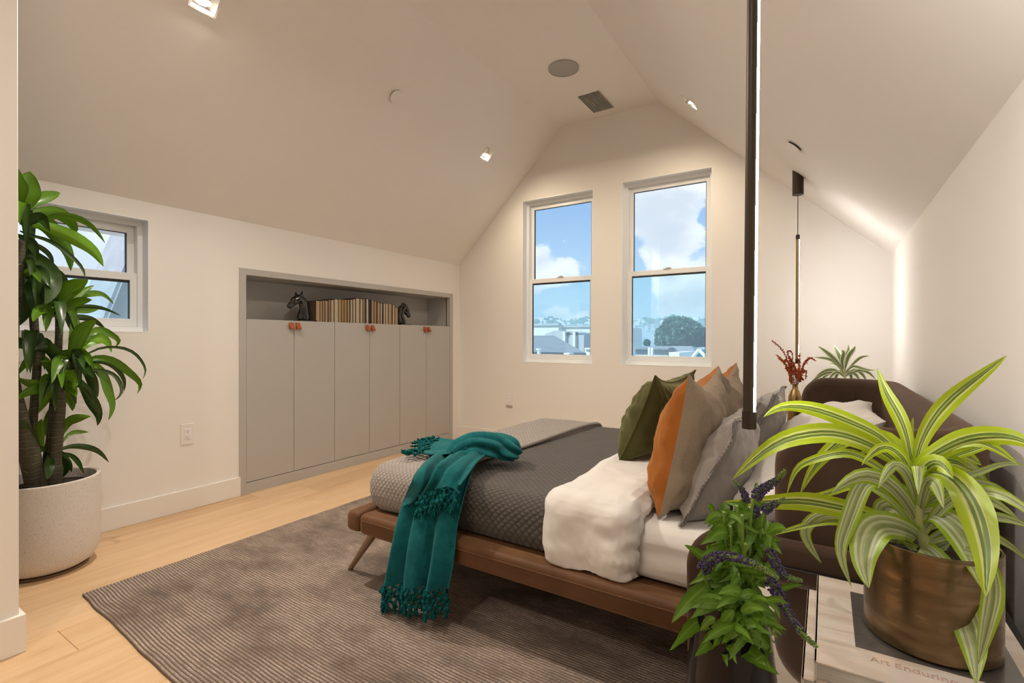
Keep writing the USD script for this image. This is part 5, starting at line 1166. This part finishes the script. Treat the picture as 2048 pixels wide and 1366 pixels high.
a, b, c, d = (at(u, v, 1, 26) for u, v in ((1338, 706), (1345, 692), (1382, 692), (1364, 705)))
rid0, rid1 = at(1343, 692, 1, 29), at(1383, 692, 1, 29); ev0, ev1 = at(1364, 705, 1, 26), at(1392, 704, 1, 26)
obj('roof', m3.Manifold.hull_points(np.array([rid0, rid1, ev0, ev1, [rid0[0], 32, ev0[2]], [rid1[0], 32, ev0[2]], [ev0[0], 26, ev0[2] - .1], [ev1[0], 26, ev0[2] - .1]])), EXR, h2, smooth=False)
obj('gable_wall', m3.Manifold.hull_points(np.array([rid0 - [0.2, 0, .1], at(1338, 706, 1, 27), [ev0[0], 26.1, ev0[2] - .1], [rid0[0], 30, -6.9], [ev0[0], 26.1, -6.9], [at(1338, 706, 1, 27)[0], 27, -6.9]])), EXD, h2, smooth=False)
obj('wall', bx(ev0[0], ev1[0], 26.2, 31, -6.9, ev0[2] - .1), EXW, h2, smooth=False)
b3 = thing('building', 'low white outbuilding in front of the pitched roof house', 'building', (*at(1350, 706, 1, 22)[:2], -6.9))
obj('wall', wbox(1337.5, 1358.5, 705, 22, 3), EXW, b3, smooth=False)
g3 = thing('house', 'blue-green gable with white trim near the bottom of the window', 'house', (*at(1399, 700, 1, 16)[:2], -6.9))
TEALP = mat('gable_paint', (.12, .36, .40), .8)
A_, B_, C_ = at(1387, 714, 1, 16), at(1399.3, 699.5, 1, 16), at(1413, 714, 1, 16)
obj('gable_wall', extr([(A_[0], -6.9), (A_[0], A_[2]), (B_[0], B_[2]), (C_[0], C_[2]), (C_[0], -6.9)], 16, 20, 1), TEALP, g3, smooth=False)
obj('trim', [tube([A_ - [0, .1, 0], B_ - [0, .1, 0]], .055, 6), tube([B_ - [0, .1, 0], C_ - [0, .1, 0]], .055, 6)], EXW, g3)
b4 = thing('building', 'plain grey wall behind the blue-green gable', 'building', (*at(1410, 697, 1, 34)[:2], -6.9))
obj('wall', wbox(1386, 1440, 696, 34, 6), EXG, b4, smooth=False)
# the round tree
tc = at(1360, 668, 1, 44); tw = abs(at(1410, 668, 1, 44)[0] - at(1310, 668, 1, 44)[0]) / 2
tree = thing('tree', 'broad round-crowned tree filling the tall window', 'tree', (tc[0], 44, -6.9))
LEAFT = mat('tree_leaf', (.07, .16, .12), .8); BARK = mat('bark', (.09, .07, .05), .9)
def clumps(lobes, cnt, size, seed):
    rng = np.random.default_rng(seed); Vs, Fs, n = [], [], 0
    for (c, r) in lobes:
        d = rng.normal(0, 1, (cnt, 3)); d /= np.linalg.norm(d, axis=1, keepdims=True)
        p = np.array(c) + d * np.array(r) * rng.uniform(.55, 1.05, (cnt, 1)) ** .6
        a = rng.normal(0, 1, (cnt, 3)); b = rng.normal(0, 1, (cnt, 3)); s = rng.uniform(.6, 1.2, (cnt, 1)) * size
        a = a / np.linalg.norm(a, axis=1, keepdims=True) * s; b = b / np.linalg.norm(b, axis=1, keepdims=True) * s * .6
        V = np.stack([p - a, p + b, p + a, p - b], 1).reshape(-1, 3); i = np.arange(cnt) * 4 + n
        Vs.append(V); Fs.append(np.vstack([np.stack([i, i + 1, i + 2], 1), np.stack([i, i + 2, i + 3], 1)])); n += len(V)
    return np.vstack(Vs), np.vstack(Fs)
lob = [((tc[0] + tw * dx, 44 + dy, tc[2] + dz * tw), (tw * r, tw * r, tw * r * .85)) for dx, dy, dz, r in ((-.45, 0, -.05, .50), (0, .5, .22, .50), (.50, 0, .02, .46), (-.1, -1, -.15, .55), (.2, -.5, .1, .6), (-.7, .3, -.3, .3), (.75, .2, -.3, .28), (-.30, 0, .34, .36), (-.4, 0, -.5, .34), (.35, -.2, -.35, .36))]
crown = clumps(lob, 2600, .30, 4)
obj('crown', crown, LEAFT, tree, smooth=False, kind='stuff', label='dense leaves of the round crown')
obj('trunk', tube([(tc[0] - .2, 44, -6.9), (tc[0] - .1, 44, tc[2] - tw * .2)], [.35, .25], 10), BARK, tree)
bush = at(1294, 686, 1, 38)
bt = thing('tree', 'small round tree standing beside the twin vent pipes', 'tree', (bush[0], 38, -6.9))
obj('crown', clumps([((bush[0], 38, bush[2]), (.26, .26, .28))], 500, .09, 6), LEAFT, bt, smooth=False, kind='stuff', label='leaves of the small round tree')
obj('trunk', tube([(bush[0], 38, -6.9), (bush[0], 38, bush[2])], .05, 6), BARK, bt)
# far hillside town
def hill(yc, top_px, seed, dyn):
    us = np.linspace(900, 1560, 80); rows = []
    for j, q in enumerate(np.linspace(0, 1, 10)):
        row = []
        for u in us:
            v = top_px + 7 * (meshkit.fbm(np.array([u * .012 + seed, seed, 0.3]), 3) - .5) * 2
            p = at(u, v, 1, yc); z = -7 + (p[2] + 7) * (1 - q) ** 1.1
            row.append([p[0] * (1 - .35 * q), yc - q * dyn, z])
        rows.append(row)
    return grid(np.array(rows))
HILL = mat('hill_green', (.16, .21, .15), .95, var=.02, color2=(.24, .27, .21))
v, f = hill(900, 640, 3, 420); obj('hill', (v, f[:, ::-1]), HILL, smooth=True, label='far wooded hillside beyond the town', c='hill', kind='structure')
rng = np.random.default_rng(8)
def slope_pt(u, q):
    v = 640 + 7 * (meshkit.fbm(np.array([u * .012 + 3, 3, 0.3]), 3) - .5) * 2
    p = at(u, v, 1, 900); return np.array([p[0] * (1 - .35 * q), 900 - q * 420, -7 + (p[2] + 7) * (1 - q) ** 1.1])
hb_ = []; tb_ = []
for k in range(420):
    p = slope_pt(rng.uniform(940, 1530), rng.uniform(.06, .95))
    w, h, d = rng.uniform(5, 10), rng.uniform(4, 8), rng.uniform(6, 10)
    hb_.append(bx(p[0] - w / 2, p[0] + w / 2, p[1] - d / 2, p[1] + d / 2, p[2] - 3, p[2] + h))
for k in range(150):
    p = slope_pt(rng.uniform(940, 1530), rng.uniform(0, .95)); r = rng.uniform(4, 9)
    tb_.append(m3.Manifold.sphere(r, 10).scale([1, 1, .8]).translate([p[0], p[1], p[2] + r * .5]))
obj('hillside_houses', cat(*hb_), EXC, smooth=False, label='pale hillside houses too far to tell apart', c='houses', kind='stuff')
obj('hillside_trees', cat(*tb_), LEAFT, smooth=True, label='dim hillside trees between the far houses', c='trees', kind='stuff')
# neighbour's roof outside the small window
nb = thing('house', 'neighbouring gable roof edge outside the small knee-wall window', 'house', (-6, 2.2, -6.9))
ra, rb2 = at(245, 560, 0, -5.6), at(205, 660, 0, -5.6)
sl = (ra[2] - rb2[2]) / (ra[1] - rb2[1])
pts = [(rb2[1] - .3, rb2[2] - .3 * sl), (ra[1] + 1.6, ra[2] + 1.6 * sl), (ra[1] + 1.6, -6.9), (rb2[1] - .3, -6.9)]
obj('wall', extr(pts, -6.3, -5.75, 0), SLATE, nb, smooth=False)
for k, dz in enumerate((0, .10)):
    obj('rake_board', extr([(pts[0][0], pts[0][1] + dz), (pts[1][0], pts[1][1] + dz), (pts[1][0], pts[1][1] + dz - .09), (pts[0][0], pts[0][1] + dz - .09)], -6.3, -5.60 - .06 * (1 - k), 0), EXR if k else EXW, nb, smooth=False)
HAZE = usdkit.material(stage, '/World/Looks/air_haze', {'v': ('principled_volume', {'color': (.74, .93, 1.0), 'density': .0042, 'anisotropy': .0})}, [], volume='v.volume')
obj('haze', bx(-1200, 500, 5.6, 1300, -6.85, 9), HAZE, smooth=False, label='blue-white marine haze over the town outside', c='haze', kind='stuff')
